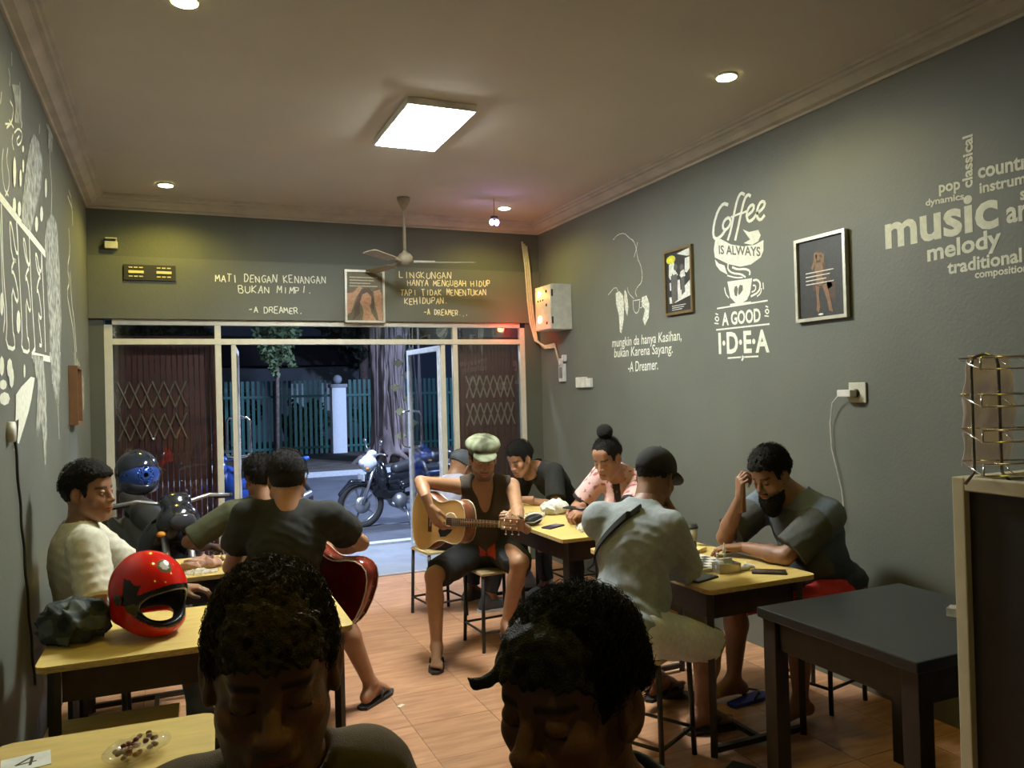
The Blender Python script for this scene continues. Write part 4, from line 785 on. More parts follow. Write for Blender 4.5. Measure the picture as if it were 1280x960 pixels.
ch = thing('phone_charger', 'white charger and thin cable hanging down the right wall', 'charger', (XR - .015, 3.06, 1.545)); box('plug', mat('white_plastic', (.62, .62, .56)), (-.05, -.018, -.018, -.0005, .07, .018), ch, bev=.005)
MB().tube([(-.03, .07, 0), (-.02, .13, -.05), (0, .17, -.16), (0, .165, -.30), (0, .13, -.42), (.006, .11, -.52), (0, .09, -.66), (-.01, .11, -.70)], .0028, 6).build('cable', mat('white_plastic', (.62, .62, .56)), ch)
ls = thing('wall_socket', 'round white socket at the left edge below the chalk mural', 'socket', (XL, 3.46, 1.50)); MB().lathe([(.001, 0), (.040, 0), (.038, .022), (.001, .026)], 20, Matrix.Rotation(math.pi / 2, 4, 'Y') @ Matrix.Translation((0, 0, .001))).build('plate', mat('white_plastic', (.62, .62, .56)), ls)
bc = MB(); zz = [(3.55 + .35 * t + .010 * math.sin(t * 34), 1.46 - 1.05 * t) for t in np.linspace(0, 1, 60)]; bc.tube([(XL + .009, a, b) for a, b in zz], .0055, 6); o_ = bc.build('power_cord', MDK, ls); o_.matrix_parent_inverse = Matrix.Translation(ls.location).inverted()
# ---------------------------------------------------------------- tables, stools, counter
M_YEL = mat('yellow_plywood', (.62, .46, .155), rough=.42, var=.10, scale=7, stretch=(1, 5, 1)); M_EDGE = mat('plywood_edge', (.50, .36, .15), rough=.6, var=.3, scale=40, stretch=(1, 1, 6))
M_STEEL = mat('black_steel', (.018, .016, .016), rough=.45, var=.2); M_SHELF = mat('dark_brown_board', (.030, .015, .010), rough=.6, var=.25)
M_SEAT = mat('pale_seat_board', (.52, .40, .20), rough=.5, var=.12, scale=14)
def stool(label, x, y, rz=0, h=.485, w=.30, group=None):
    s = thing('stool', label, 'stool', (x, y, 0), rz); a = w / 2 - .015
    box('seat', M_SEAT, (-w / 2, -w / 2, h - .018, w / 2, w / 2, h), s, bev=.005)
    for sx in (-1, 1):
        for sy in (-1, 1): MB().tube([(sx * a, sy * a, h - .018), (sx * (a + .012), sy * (a + .012), 0)], .0115, 10).build('leg', M_STEEL, s)
    b = a + .009
    for k in range(4):
        c, d = [(-b, -b), (b, -b), (b, b), (-b, b)][k], [(b, -b), (b, b), (-b, b), (-b, -b)][k]; MB().tube([(c[0], c[1], .12), (d[0], d[1], .12)], .008, 8).build('rail', M_STEEL, s)
    return s
def table(label, x0, y0, x1, y1, h=.735, rz=0, shelf=True, cat='table'):
    cx, cy = (x0 + x1) / 2, (y0 + y1) / 2; w, d = (x1 - x0) / 2, (y1 - y0) / 2; t = thing('cafe_table', label, cat, (cx, cy, 0), rz)
    o = [(-w + .03, -d), (w - .03, -d), (w - .009, -d + .009), (w, -d + .03), (w, d - .03), (w - .009, d - .009), (w - .03, d), (-w + .03, d), (-w + .009, d - .009), (-w, d - .03), (-w, -d + .03), (-w + .009, -d + .009)]
    MB().prism(o, h - .004, h).build('tabletop', M_YEL, t); MB().prism([(a * .998, b * .998) for a, b in o], h - .022, h - .0042).build('edge_board', M_EDGE, t)
    a, b = w - .05, d - .06
    if shelf: box('book_shelf', M_SHELF, (-a + .02, -b + .02, h - .15, a - .02, b - .02, h - .0225), t)
    for sx in (-1, 1):
        for sy in (-1, 1): MB().bar((sx * a, sy * b, 0), (sx * a, sy * b, h - .022), .028).build('leg', M_STEEL, t)
    for sy in (-1, 1): MB().bar((-a + .014, sy * b, .03), (a - .014, sy * b, .03), .024).build('rail', M_STEEL, t)
    MB().bar((0, -b + .012, .03), (0, b - .012, .03), .022).build('stretcher', M_STEEL, t)
    return t
TH = .735
table('yellow topped table with the chess board, by the right wall', 2.08, 2.75, 2.68, 3.80)
table('yellow topped table with plastic wrappers behind the man in grey', 2.07, 4.09, 2.72, 5.78)
table('yellow topped table carrying the red helmet', -.42, 3.00, .63, 3.58, rz=math.radians(-1))
table('yellow topped table at the far left with a wrapped food packet', -.45, 4.18, .27, 4.70)
table('yellow topped table marked with a card reading 4', -.44, 1.42, .075, 2.37, rz=math.radians(-3))
t = thing('bench', 'dull yellow bench between the helmet table and the card table', 'bench', (-.20, 2.80, 0), math.radians(-2))
box('seat', M_YEL, (-.22, -.15, .465, .20, .40, .485), t, bev=.004)
for sx in (-.19, .17):
    for sy in (-.12, .37): MB().bar((sx, sy, 0), (sx, sy, .465), .025).build('leg', M_STEEL, t)
stool('stool under the guitarist with its pale seat corner showing', 1.88, 4.70, math.radians(3))
stool('stool by the doorway left of the guitarist', 1.77, 5.50, math.radians(8))
stool('stool under the man in the grey shirt', 1.87, 2.93, math.radians(28))
stool('stool under the bearded man at the chess table', 3.01, 3.08, math.radians(12))
stool('stool under the man in the white shirt', -.34, 3.93); stool('stool under the man in the black shirt with the red guitar', .46, 3.84)
stool('stool under the woman in the pink shirt', 2.96, 4.72); stool('stool under the man slumped at the back table', 2.98, 5.72)
stool('stool behind the far left table', .42, 5.14); stool('stool under the curly haired man in front', .20, 1.46); stool('stool under the man in the dark green shirt in front', .74, 1.15, .4)
stool('stool between the guitarist and the back table, mostly hidden', 2.24, 4.72, math.radians(10), h=.40) if False else None
bt = thing('black_table', 'square black painted wooden table in front of the bearded man', 'table', (2.465, 2.095, 0)); M_BT = mat('black_table_paint', (.017, .018, .0175), rough=.34, var=.25, scale=10)
box('tabletop', M_BT, (-.385, -.36, .700, .385, .36, .738), bt, bev=.006); M_BL = mat('dark_wood', (.020, .013, .010), rough=.5, var=.3)
for sx in (-1, 1):
    for sy in (-1, 1): box('leg', M_BL, (sx * .335 - .032, sy * .315 - .032, 0, sx * .335 + .032, sy * .315 + .032, .70), bt, bev=.003)
for sy in (-1, 1): box('apron', M_BL, (-.302, sy * .315 - .012, .585, .302, sy * .315 + .012, .699), bt)
for sx in (-1, 1): box('apron', M_BL, (sx * .335 - .012, -.282, .585, sx * .335 + .012, .282, .699), bt)
# display cabinet at the right edge
ct = thing('counter_cabinet', 'tall black cabinet edged with cream aluminium at the right edge', 'cabinet', (2.27, .93, 0)); M_CT = mat('black_laminate', (.012, .010, .010), rough=.6, var=.3)
M_CRM = mat('cream_aluminium', (.60, .56, .42), rough=.45, var=.06)
box('body', M_CT, (-.325, -.535, .03, .33, .535, 1.30), ct); box('top', mat('black_counter_top', (.05, .05, .055), rough=.3), (-.33, -.54, 1.3005, .33, .54, 1.325), ct)
for y_ in (.515, -.545): box('corner_profile', M_CRM, (-.345, y_, 0, -.305, y_ + .035, 1.34), ct, bev=.003)
box('edge_profile', M_CRM, (-.345, -.509, 1.305, -.305, .514, 1.340), ct, bev=.003); box('edge_profile', M_CRM, (-.304, .515, 1.305, .33, .550, 1.340), ct, bev=.003); box('corner_profile', M_CRM, (.305, .5505, 0, .33, .552, 1.3), ct)
# wire rack on the cabinet
rk = thing('wire_rack', 'chrome wire snack rack standing on the black cabinet', 'rack', (2.015, 1.345, 1.325), math.radians(-24)); M_CH = mat('chrome', (.8, .8, .8), rough=.15, metal=1.0, var=0)
def arch(y): return [(-.05, y, 0.0)] and [(-.060, y, .005), (-.035, y, .035), (-.035, y, .31), (-.030, y, .330), (.0, y, .340), (.030, y, .330), (.035, y, .31), (.035, y, .035), (.060, y, .005)]
Rz = Matrix.Rotation(math.radians(90), 4, 'Z')
for xx in (-.09, .25): MB().tube([(xx + p[0], .0, p[2]) for p in arch(0)], .0042, 8).build('end_frame', mat('dark_chrome', (.30, .28, .27), rough=.25, metal=1.0), rk)
for z in (.03, .115, .205, .30):
    wz = MB()
    for yy, dz in ((-.05, 0), (.05, .03), (-.05, .03)): wz.tube([(-.13, yy, z + dz), (.29, yy, z + dz)], .0026, 6)
    for xx in (-.13, .29): wz.tube([(xx, -.05, z + .03), (xx, -.05, z), (xx, .05, z + .03)], .0026, 6)
    for xx in np.linspace(-.05, .24, 6): wz.tube([(xx, -.05, z), (xx + .02, .05, z + .03)], .0018, 5)
    wz.build('shelf_wires', M_CH, rk)
bgm = mat('thin_pink_plastic', (.80, .68, .64), rough=.35, alpha=.62, var=.12, scale=8)
vs = []; nu, nv = 12, 18
for j in range(nv):
    for i in range(nu):
        u = i / (nu - 1); v_ = j / (nv - 1); w_ = .115 + .025 * v_; vs.append(((u - .5) * w_ * 1.0 - .02 * v_, .075 + .012 * math.sin(u * 9 + v_ * 5) + .006 * math.sin(v_ * 21), .33 - .30 * v_))
g_ = MB(); g_.add(vs, [(j * nu + i, j * nu + i + 1, (j + 1) * nu + i + 1, (j + 1) * nu + i) for j in range(nv - 1) for i in range(nu - 1)], smooth=True); o = g_.build('plastic_bag', bgm, None, loc=(2.010, 1.375, 1.335), rot=(0, 0, math.radians(-24)))
sm = o.modifiers.new('thickness', 'SOLIDIFY'); sm.thickness = .004; meta(o, 'pinkish clear plastic bag hanging on the wire rack', 'bag')

# ---------------------------------------------------------------- guitars
def guitar(label, H, ax, nf, wood, side, back_c, bind, cutaway=False, sc=.92):
    """H sound hole centre, ax towards the headstock, nf out of the sound board"""
    ax = Vector(ax).normalized(); nf = Vector(nf); nf = (nf - ax * nf.dot(ax)).normalized(); wd = ax.cross(nf)
    root = thing('guitar', label, 'guitar', tuple(H)); Mx = frameM((0, 0, 0), ax * sc, wd * sc, nf * sc)
    # outline: x along the neck, half widths
    prof = [(.130, .0), (.128, .045), (.118, .090), (.095, .125), (.060, .143), (.020, .146), (-.020, .140), (-.060, .130), (-.085, .128), (-.120, .133), (-.160, .152), (-.200, .178), (-.245, .197), (-.290, .198), (-.325, .180), (-.350, .140), (-.366, .085), (-.372, .0)]
    P = []
    for (x1, y1), (x2, y2) in zip(prof[:-1], prof[1:]): P += [(x1, y1), ((x1 + x2) / 2, (y1 + y2) / 2)]
    P.append(prof[-1]); o = P + [(x, -y) for x, y in P[-2:0:-1]]
    dp = .108
    MB().prism(o, -.003, 0, Mx).build('soundboard', wood, root); MB().prism([(x * .995, y * .995) for x, y in o], -dp, -.0032, Mx, smooth=True).build('sides', side, root); MB().prism(o, -dp - .003, -dp - .0002, Mx).build('back', back_c, root)
    for z in (0, -dp - .003): MB().tube([(x, y, z) for x, y in o], .0032, 6, Mx, closed=True).build('binding', bind, root)
    dk = mat('sound_hole_black', (.006, .005, .004)); MB().lathe([(.001, .0005), (.050, .0005), (.050, .0015), (.001, .0015)], 28, Mx).build('sound_hole', dk, root)
    MB().lathe([(.054, .0005), (.064, .0005), (.064, .0018), (.054, .0018)], 28, Mx).build('rosette', mat('rosette', (.55, .42, .25)), root)
    pg = [(.02, .052), (-.02, .050), (-.048, .030), (-.055, .0), (-.085, .02), (-.115, .065), (-.095, .105), (-.045, .100), (-.005, .075)]; MB().prism(pg, .0006, .002, Mx).build('pickguard', mat('pickguard_black', (.012, .010, .009), rough=.2), root)
    MB().box(-.205, -.075, .0005, -.178, .075, .010, Mx).build('bridge', mat('rosewood', (.05, .022, .012), rough=.4), root); MB().box(-.186, -.038, .010, -.183, .038, .014, Mx).build('saddle', bind, root)
    MB().prism([(-.045 + .01, -.028), (.43, -.0215), (.43, .0215), (-.035, .028)], .002, .009, Mx).build('fretboard', mat('rosewood', (.05, .022, .012)), root)
    fm = mat('fret_wire', (.6, .58, .5), rough=.3, metal=1.0, var=0); f = MB()
    for i in range(0, 19):
        x = .43 - .63 * (1 - 2 ** (-(i) / 12)); hw = .0215 + (.43 - x) * .014
        if x > -.03: f.box(x - .001, -hw, .009, x + .001, hw, .0102, Mx)
    f.build('frets', fm, root, kind='stuff')
    nk = MB(); nk.tube([(.10, 0, -.012), (.25, 0, -.010), (.43, 0, -.008)], [.024, .021, .019], 12, Mx); nk.build('neck', side, root)
    tl = Vector((0, 0, 0)); hm = MB().prism([(.43, -.022), (.445, -.034), (.61, -.038), (.625, -.03), (.625, .03), (.61, .038), (.445, .034), (.43, .022)], -.016, -.002, Mx); hd_ = hm.build('headstock', mat('headstock_wood', (.22, .09, .035), rough=.3), root)
    MB().box(.428, -.022, .0, .434, .022, .012, Mx).build('nut', bind, root)
    for s in (-1, 1):
        for i in range(3):
            x = .475 + i * .052; MB().lathe([(.006, -.002), (.006, .010), (.003, .012)], 10, Mx @ Matrix.Translation((x, s * .021, 0))).tube([(x, s * .036, -.009), (x, s * .056, -.009)], .0025, 6, Mx).ball((x, s * .060, -.009), (.010, .006, .007), 8, Mx).build('tuning_peg', M_CH, root)
    st = MB()
    for i in range(6): st.tube([(-.184, -.027 + i * .0108, .0145), (.43, -.017 + i * .0068, .0125), (.47 + .05 * (i % 3), (-.017 + i * .0068) * 1.1, .008)], .0007, 4, Mx)
    st.build('strings', mat('bronze_string', (.5, .38, .2), rough=.3, metal=1.0, var=0), root, kind='stuff'); return root
# ---------------------------------------------------------------- helmet, jacket and things on the tables
def helmet(label, loc, rz, tilt, shell_c, visor=False, sc=1.0):
    root = thing('helmet', label, 'helmet', loc, 0); R = Matrix.Rotation(rz, 4, 'Z') @ Matrix.Rotation(tilt, 4, 'X')
    T = Field((-.18, -.20, -.17), (.18, .20, .18), .0045)
    T.add(ell((0, -.005, .015), (.128, .158, .142)), .02); T.add(ell((0, .035, -.075), (.112, .125, .070)), .03); T.add(ell((0, -.03, -.075), (.110, .115, .070)), .03)
    T.sub(ell((0, 0, -.01), (.108, .136, .121)), .004); T.sub(cone((0, 0, -.30), (0, .0, -.09), .115, .098), .02)
    T.sub(ell((0, .165, -.005), (.105, .135, .056)), .012)
    v, f = T.mesh(); v = v * sc; red = np.array(shell_c, np.float32); c = np.tile(red, (len(v), 1)); x, y, z = v[:, 0] / sc, v[:, 1] / sc, v[:, 2] / sc
    inner = (x / .112) ** 2 + (y / .140) ** 2 + ((z + .01) / .125) ** 2 < 1.05; c[inner] = (.012, .011, .011)
    if not visor:
        edge = (np.hypot(x, (z + .002) * 1.55) < .119) & (y > .02); c[edge] = (.014, .012, .012)
        sw = (np.abs(np.abs(x) - .085 - .03 * np.sin(y * 30)) < .012 + .03 * np.clip(-y, 0, .1)) & (z > -.01) & (z < .085) & (y < .09); c[sw] = (.02, .012, .012)
        em = (np.hypot(x - .0, (y - .085)) < .026) & (z > .08); c[em] = (.10, .09, .05); em = (np.hypot(x, (y - .085)) < .016) & (z > .08); c[em] = (.50, .48, .40)
        c[(z < -.128)] = (.015, .013, .013)
    Rm = np.array(R.to_3x3()); vm = vcol_mat('helmet_gloss' + ('b' if visor else ''), rough=.12, var=.04)
    o = link('shell', npmesh('shell', v @ Rm.T, f, col=c), vm, root)
    P = MB(); P.ball((0, 0, -.02), (.100 * sc, .128 * sc, .112 * sc), 24, R); 
    T = Field((-.14, -.16, -.16), (.14, .16, .14), .006); T.add(ell((0, 0, -.01), (.113, .140, .126)), .01); T.sub(ell((0, .02, -.02), (.086, .112, .098)), .01); T.sub(cone((0, 0, -.30), (0, 0, -.05), .09, .085), .02); T.sub(ell((0, .165, -.005), (.100, .14, .056)), .012)
    v, f = T.mesh(); link('lining', npmesh('lining', (v * sc) @ Rm.T, f), mat('helmet_lining', (.012, .011, .012), rough=.9), root)
    for s in (-1, 1): MB().lathe([(.001, 0), (.020, 0), (.018, .010), (.001, .012)], 16, R @ Matrix.Translation((s * .126 * sc, .02, .01)) @ Matrix.Rotation(s * math.pi / 2, 4, 'Y')).build('pivot', MDK, root)
    if visor:
        T = Field((-.15, .0, -.08), (.15, .19, .08), .005); T.add(ell((0, 0, .0), (.128, .160, .130)), .01); T.sub(ell((0, 0, .0), (.124, .156, .126)), .002); T.g = np.maximum(T.g, (np.abs(T.ax[2] + .005) - .056)[None, None, :].astype(np.float32)); T.g = np.maximum(T.g, (.02 - T.ax[1])[None, :, None].astype(np.float32))
        v, f = T.mesh(); link('visor', npmesh('visor', (v * sc) @ Rm.T, f), mat('blue_visor', (.04, .10, .42), rough=.06, metal=.4), root)
    elif False: MB().tube([(-.12 * sc, .03, .05), (-.10 * sc, .10, .100), (0, .145, .118), (.10 * sc, .10, .100), (.12 * sc, .03, .05)], .006, 8, R).build('visor_rim', MDK, root)
    return root
helmet('glossy red full face helmet with black markings lying on the table', (-.085, 3.27, .735 + .147), math.radians(212), math.radians(-10), (.62, .012, .006))
def crumple(name, label, cat, loc, r, col, amp, h, seed, m=None, f=34, colfn=None):
    T = Field([-q - amp * 2 for q in r], [q + amp * 2 for q in r], h); T.add(ell((0, 0, 0), r), .01)
    T.warp(lambda x, y, z: amp * (np.abs(np.sin(f * x + 3 * np.sin(f * .6 * y + seed))) + np.abs(np.sin(f * 1.2 * y + 2.5 * np.sin(f * .7 * z + x * 20 + seed))) - 1.0) + amp * .4 * noise3(x, y, z, f * 2.4, seed))
    T.g = np.maximum(T.g, (-r[2] * .82 - T.ax[2])[None, None, :].astype(np.float32)); v, q = T.mesh(); v[:, 2] -= v[:, 2].min(); c = np.tile(np.asarray(col, np.float32), (len(v), 1))
    if colfn: c = colfn(v, c)
    return meta(link(name, npmesh(name, v, q, col=c), m or CLOTH, None, loc), label, cat)
def camo(v, c):
    n = np.sin(v[:, 0] * 38 + 2 * np.sin(v[:, 1] * 31)) * np.sin(v[:, 2] * 44 + v[:, 1] * 22); c[n > .25] = (.10, .12, .115); c[n < -.45] = (.012, .015, .016); return c
crumple('jacket', 'crumpled dark grey patterned jacket heaped beside the red helmet', 'jacket', (-.335, 3.30, .7355), (.125, .105, .085), (.035, .045, .048), .016, .005, 2.0, colfn=camo)
WH = mat('white_tissue', (.75, .74, .68), rough=.9, var=.05)
crumple('tissue_bag', 'white crumpled plastic bag on the back table beside the woman', 'bag', (2.47, 4.98, .7355), (.105, .075, .055), (.74, .73, .66), .014, .004, 1.0)
CLR = mat('clear_plastic', (.75, .72, .62), rough=.12, alpha=.42, spec=.9, var=.2, scale=30)
crumple('food_tray', 'clear crinkled plastic tray near the black pouch on the back table', 'packaging', (2.27, 4.90, .7355), (.080, .050, .022), (.5, .45, .3), .009, .003, 3.0, m=CLR, f=60)
crumple('wrapper', 'clear crinkled plastic wrapper near the hands of the woman', 'packaging', (2.33, 4.24, .7355), (.085, .05, .030), (.5, .45, .3), .010, .003, 5.0, m=CLR, f=60)
crumple('food_packet', 'brown paper food packet on the back table before the woman', 'packaging', (2.43, 4.52, .7355), (.075, .055, .025), (.34, .16, .085), .010, .004, 4.0, f=45)
crumple('food_packet', 'pinkish brown food packet on the far left table', 'packaging', (.14, 4.36, .7355), (.10, .07, .035), (.42, .24, .17), .012, .004, 7.0, f=40)
crumple('wrapper', 'clear plastic wrapper lying before the pinkish packet on the far left table', 'packaging', (.13, 4.23, .7355), (.08, .028, .014), (.5, .45, .3), .007, .003, 9.0, m=CLR, f=60)
crumple('tissue', 'small white tissue between the tin and the phone on the chess table', 'tissue', (2.45, 2.97, .7355), (.055, .022, .018), (.78, .78, .74), .008, .003, 2.0, f=60)
def phone(label, x, y, rz, col=(.015, .015, .018), scr=None, z=.7355):
    p = thing('phone', label, 'phone', (x, y, z), rz); box('case', mat('phone_case', (.02, .02, .022), rough=.4), (-.037, -.078, 0, .037, .078, .009), p, bev=.004)
    box('screen', mat('phone_screen' + (scr or ''), {'p': (.035, .012, .08)}.get(scr, (.012, .013, .015)), rough=.12), (-.034, -.073, .0092, .034, .073, .0100), p)
phone('dark purple phone near the corner of the back table', 2.215, 4.50, math.radians(-62), scr='p')
phone('matt black phone at the left corner of the chess table', 2.175, 2.925, math.radians(-72)); phone('long black phone at the right corner of the chess table', 2.515, 2.875, math.radians(52))
cp = thing('pouch', 'open black pouch on the back table beside the guitarist', 'pouch', (2.12, 4.63, .7355), math.radians(10))
T = Field((-.09, -.05, -.01), (.11, .05, .09), .0035); T.add(ell((0, 0, .022), (.078, .036, .026)), .01); T.add(ell((.03, 0, .045), (.060, .030, .026)), .02); T.sub(ell((-.01, -.006, .075), (.085, .020, .036)), .008); v, q = T.mesh(); link('cloth', npmesh('cloth', v - np.array((0, 0, v[:, 2].min())), q), mat('black_leather', (.02, .022, .026), rough=.5), cp); MB().tube([(-.07, -.03, .03), (0, -.041, .026), (.08, -.03, .045)], .003, 6).build('zip', mat('fret_wire', (.6, .58, .5)), cp)
# chess
cbm = thing('chess_board', 'white and black chess board lying in front of the bearded man', 'chess board', (2.29, 3.20, .7355), math.radians(4))
M_SQW = mat('board_white', (.66, .64, .55), rough=.4, var=.04); M_SQB = mat('board_black', (.018, .017, .016), rough=.4); box('base', M_SQW, (-.175, -.175, 0, .175, .175, .016), cbm, bev=.002)
sq = .039; me1 = MB().box(-sq / 2 + .0005, -sq / 2 + .0005, 0, sq / 2 - .0005, sq / 2 - .0005, .0016).mesh('square'); me2 = me1.copy(); me1.materials.append(M_SQB); me2.materials.append(M_SQW)
for i in range(8):
    for j in range(8): link('square', me1 if (i + j) % 2 else me2, None, cbm, ((i - 3.5) * sq, (j - 3.5) * sq, .0163))
def piece(label, x, y, white, h=.05, king=False, z=.7535):
    p = thing('chess_piece', label, 'chess piece', (x, y, z)); s = h / .05; m = mat('piece_white', (.72, .70, .60), rough=.35) if white else mat('piece_black', (.015, .014, .013), rough=.35)
    MB().lathe([(.001, 0), (.013, 0), (.013, .006), (.008, .012), (.006 * 1, .028 * s), (.009, .031 * s), (.005, .034 * s)], 16).build('stem', m, p)
    if king: MB().lathe([(.005, .034 * s), (.009, .045 * s), (.003, .05 * s), (.002, .058 * s), (.004, .060 * s), (.001, .064 * s)], 16).build('crown', m, p)
    else: MB().ball((0, 0, .040 * s), .0075 * (s ** .5), 12).build('head', m, p)
piece('tall black chess piece standing in the middle of the board', 2.345, 3.20, False, .075, True); piece('white pawn on the right of the board near the tin', 2.40, 3.10, True, .05); piece('tall white chess piece behind the tin', 2.445, 3.105, True, .085, True, z=.735)
piece('black pawn lying nearest the far edge of the board', 2.25, 3.32, False, .045)
tn = thing('tin', 'small open tin of cards and papers at the front of the chess board', 'tin', (2.36, 2.985, .7355), math.radians(-8)); M_TIN = mat('brushed_tin', (.48, .42, .32), rough=.35, metal=.6)
for b in ((-.055, -.035, 0, .055, .035, .003), (-.055, -.035, .003, .055, -.032, .045), (-.055, .032, .003, .055, .035, .045), (-.055, -.032, .003, -.052, .032, .045), (.052, -.032, .003, .055, .032, .045)): box('wall', M_TIN, b, tn)
def stick_box(n, label, cat, b, loc, rot, m): o = MB().box(*b, bev=.0015).build(n, m, None, loc=loc, rot=rot); return meta(o, label, cat)
stick_box('card_box', 'pale green and white card box standing in the tin', 'box', (-.035, -.009, 0, .035, .009, .055), (2.375, 3.0, .7395), (math.radians(-12), 0, .1), mat('pale_green_card', (.48, .54, .40), rough=.6)); 
crumple('tissue', 'white tissue poking out of the tin on the left', 'tissue', (2.325, 2.985, .7395), (.022, .018, .032), (.70, .70, .74), .006, .003, 2.5, f=60)
stick_box('snack_pack', 'yellow snack pack behind the chess board near the cup', 'packaging', (-.05, -.03, 0, .05, .03, .022), (2.52, 3.42, .7355), (0, 0, .5), mat('yellow_pack', (.70, .58, .22), rough=.5, var=.4, scale=30))
cu = thing('coffee_cup', 'clear takeaway cup with a black lid at the far end of the chess table', 'cup', (2.60, 3.58, .7355)); MB().lathe([(.001, 0), (.028, 0), (.036, .095), (.034, .095), (.026, .004), (.001, .004)], 24).build('cup', CLR, cu); MB().lathe([(.001, .005), (.0255, .005), (.031, .055), (.001, .055)], 20).build('drink', mat('grey_sleeve', (.22, .21, .20), rough=.5), cu); MB().lathe([(.001, .094), (.039, .094), (.039, .102), (.034, .104), (.033, .116), (.001, .116)], 24).build('lid', MDK, cu)
lt = meta(MB().lathe([(.001, 0), (.013, 0), (.013, .045), (.001, .047)], 12, Matrix.Rotation(math.pi / 2, 4, 'X')).build('lighter', mat('smoky_plastic', (.14, .13, .13), rough=.3), None, loc=(2.135, 3.00, .7495), rot=(0, 0, .9)), 'smoky grey lighter beside the matt black phone', 'lighter')
# card 4 and peanuts
cd4 = thing('table_card', 'white card with the handwritten number 4 on the corner table', 'card', (-.335, 2.235, .7355), math.radians(8)); box('card', mat('white_card', (.72, .74, .70), rough=.6), (-.052, -.045, 0, .052, .045, .0015), cd4)
m = MB()
for a, b in (((-.022, -.010), (.022, -.006)), ((-.022, -.010), (.014, .026)), ((.014, .026), (.008, -.026))):
    A, B_ = Vector(a), Vector(b); d = (B_ - A).normalized(); n = Vector((-d.y, d.x)) * .0032; m.add([(A.x + n.x, A.y + n.y, .0019), (B_.x + n.x, B_.y + n.y, .0019), (B_.x - n.x, B_.y - n.y, .0019), (A.x - n.x, A.y - n.y, .0019)], [(0, 1, 2, 3)])
m.build('lettering', MDK, cd4)
pk = thing('snack_bag', 'open clear bag of red peanuts on the table with the card', 'snack', (-.09, 2.14, .7355), .4)
T = Field((-.10, -.07, -.01), (.10, .07, .06), .003); T.add(ell((0, 0, .012), (.082, .048, .022)), .01); T.warp(lambda x, y, z: .006 * noise3(x, y, z, 90, 1.)); T.sub(ell((0, 0, .035), (.060, .032, .024)), .004); v, q = T.mesh(); link('bag', npmesh('bag', v - np.array((0, 0, v[:, 2].min())), q), mat('thin_clear_plastic', (.75, .68, .45), rough=.15, alpha=.28, spec=.8, var=.2), pk)
pn = MB()
for i in range(34): pn.ball((random.uniform(-.055, .055), random.uniform(-.026, .026), .020 + random.random() * .018), (.0085, .006, .006), 8, Matrix.Rotation(random.random() * .5, 4, 'Z'))
pn.build('peanuts', mat('red_peanut', (.16, .045, .03), rough=.5, var=.4), pk, kind='stuff')
stick_box('bottle_scrap', 'small clear plastic scrap on the black table near the cabinet', 'packaging', (-.03, -.02, 0, .03, .02, .03), (2.62, 2.02, .739), (0, 0, .4), CLR)
stick_box('rubber_slab', 'dark grey flat slab on the floor at the foot of the chess table', 'mat', (-.07, -.05, 0, .07, .05, .03), (2.10, 2.62, 0), (0, 0, .5), mat('grey_rubber', (.05, .06, .06), rough=.7))
def sandal(label, x, y, rz, m, tilt=0):
    s = thing('sandal', label, 'sandal', (x, y, 0), rz); MB().prism([(-.028, -.125), (0, -.135), (.028, -.125), (.034, -.05), (.044, .05), (.040, .11), (.015, .135), (-.02, .130), (-.042, .09), (-.042, .04), (-.034, -.05)], 0, .018).build('sole', m, s)
    MB().tube([(-.038, 0, .016), (-.030, .04, .045), (.0, .075, .040), (.0, .085, .016)], .006, 6).tube([(.038, 0, .016), (.030, .04, .045), (.0, .075, .040)], .006, 6).build('strap', MDK, s)
sandal('dark flip flop on the floor nearest the legs of the grey stool', 2.36, 3.45, math.radians(60), mat('dark_rubber', (.03, .028, .027))); sandal('blue flip flop under the chess table', 2.66, 3.22, math.radians(-80), mat('blue_rubber', (.01, .03, .30), rough=.6))
stick_box('paper_scrap', 'white paper scrap on the floor beside the red guitar player', 'paper', (-.02, -.012, 0, .02, .012, .004), (1.06, 3.98, 0), (0, 0, .6), WH)
# ---------------------------------------------------------------- people
REL = (.35, .40, .35, .35); GRIP = (.95, 1.0, 1.0, 1.0)
def shoe_leg(a, pole, toe): return (a, pole, toe)
BROWN = (.235, .115, .062); TAN = (.33, .175, .095); DARKSK = (.15, .066, .036)
SHORT = dict(thick=.010, top=.006, curl=.0022, cf=300., sides=.003, seed=1.)

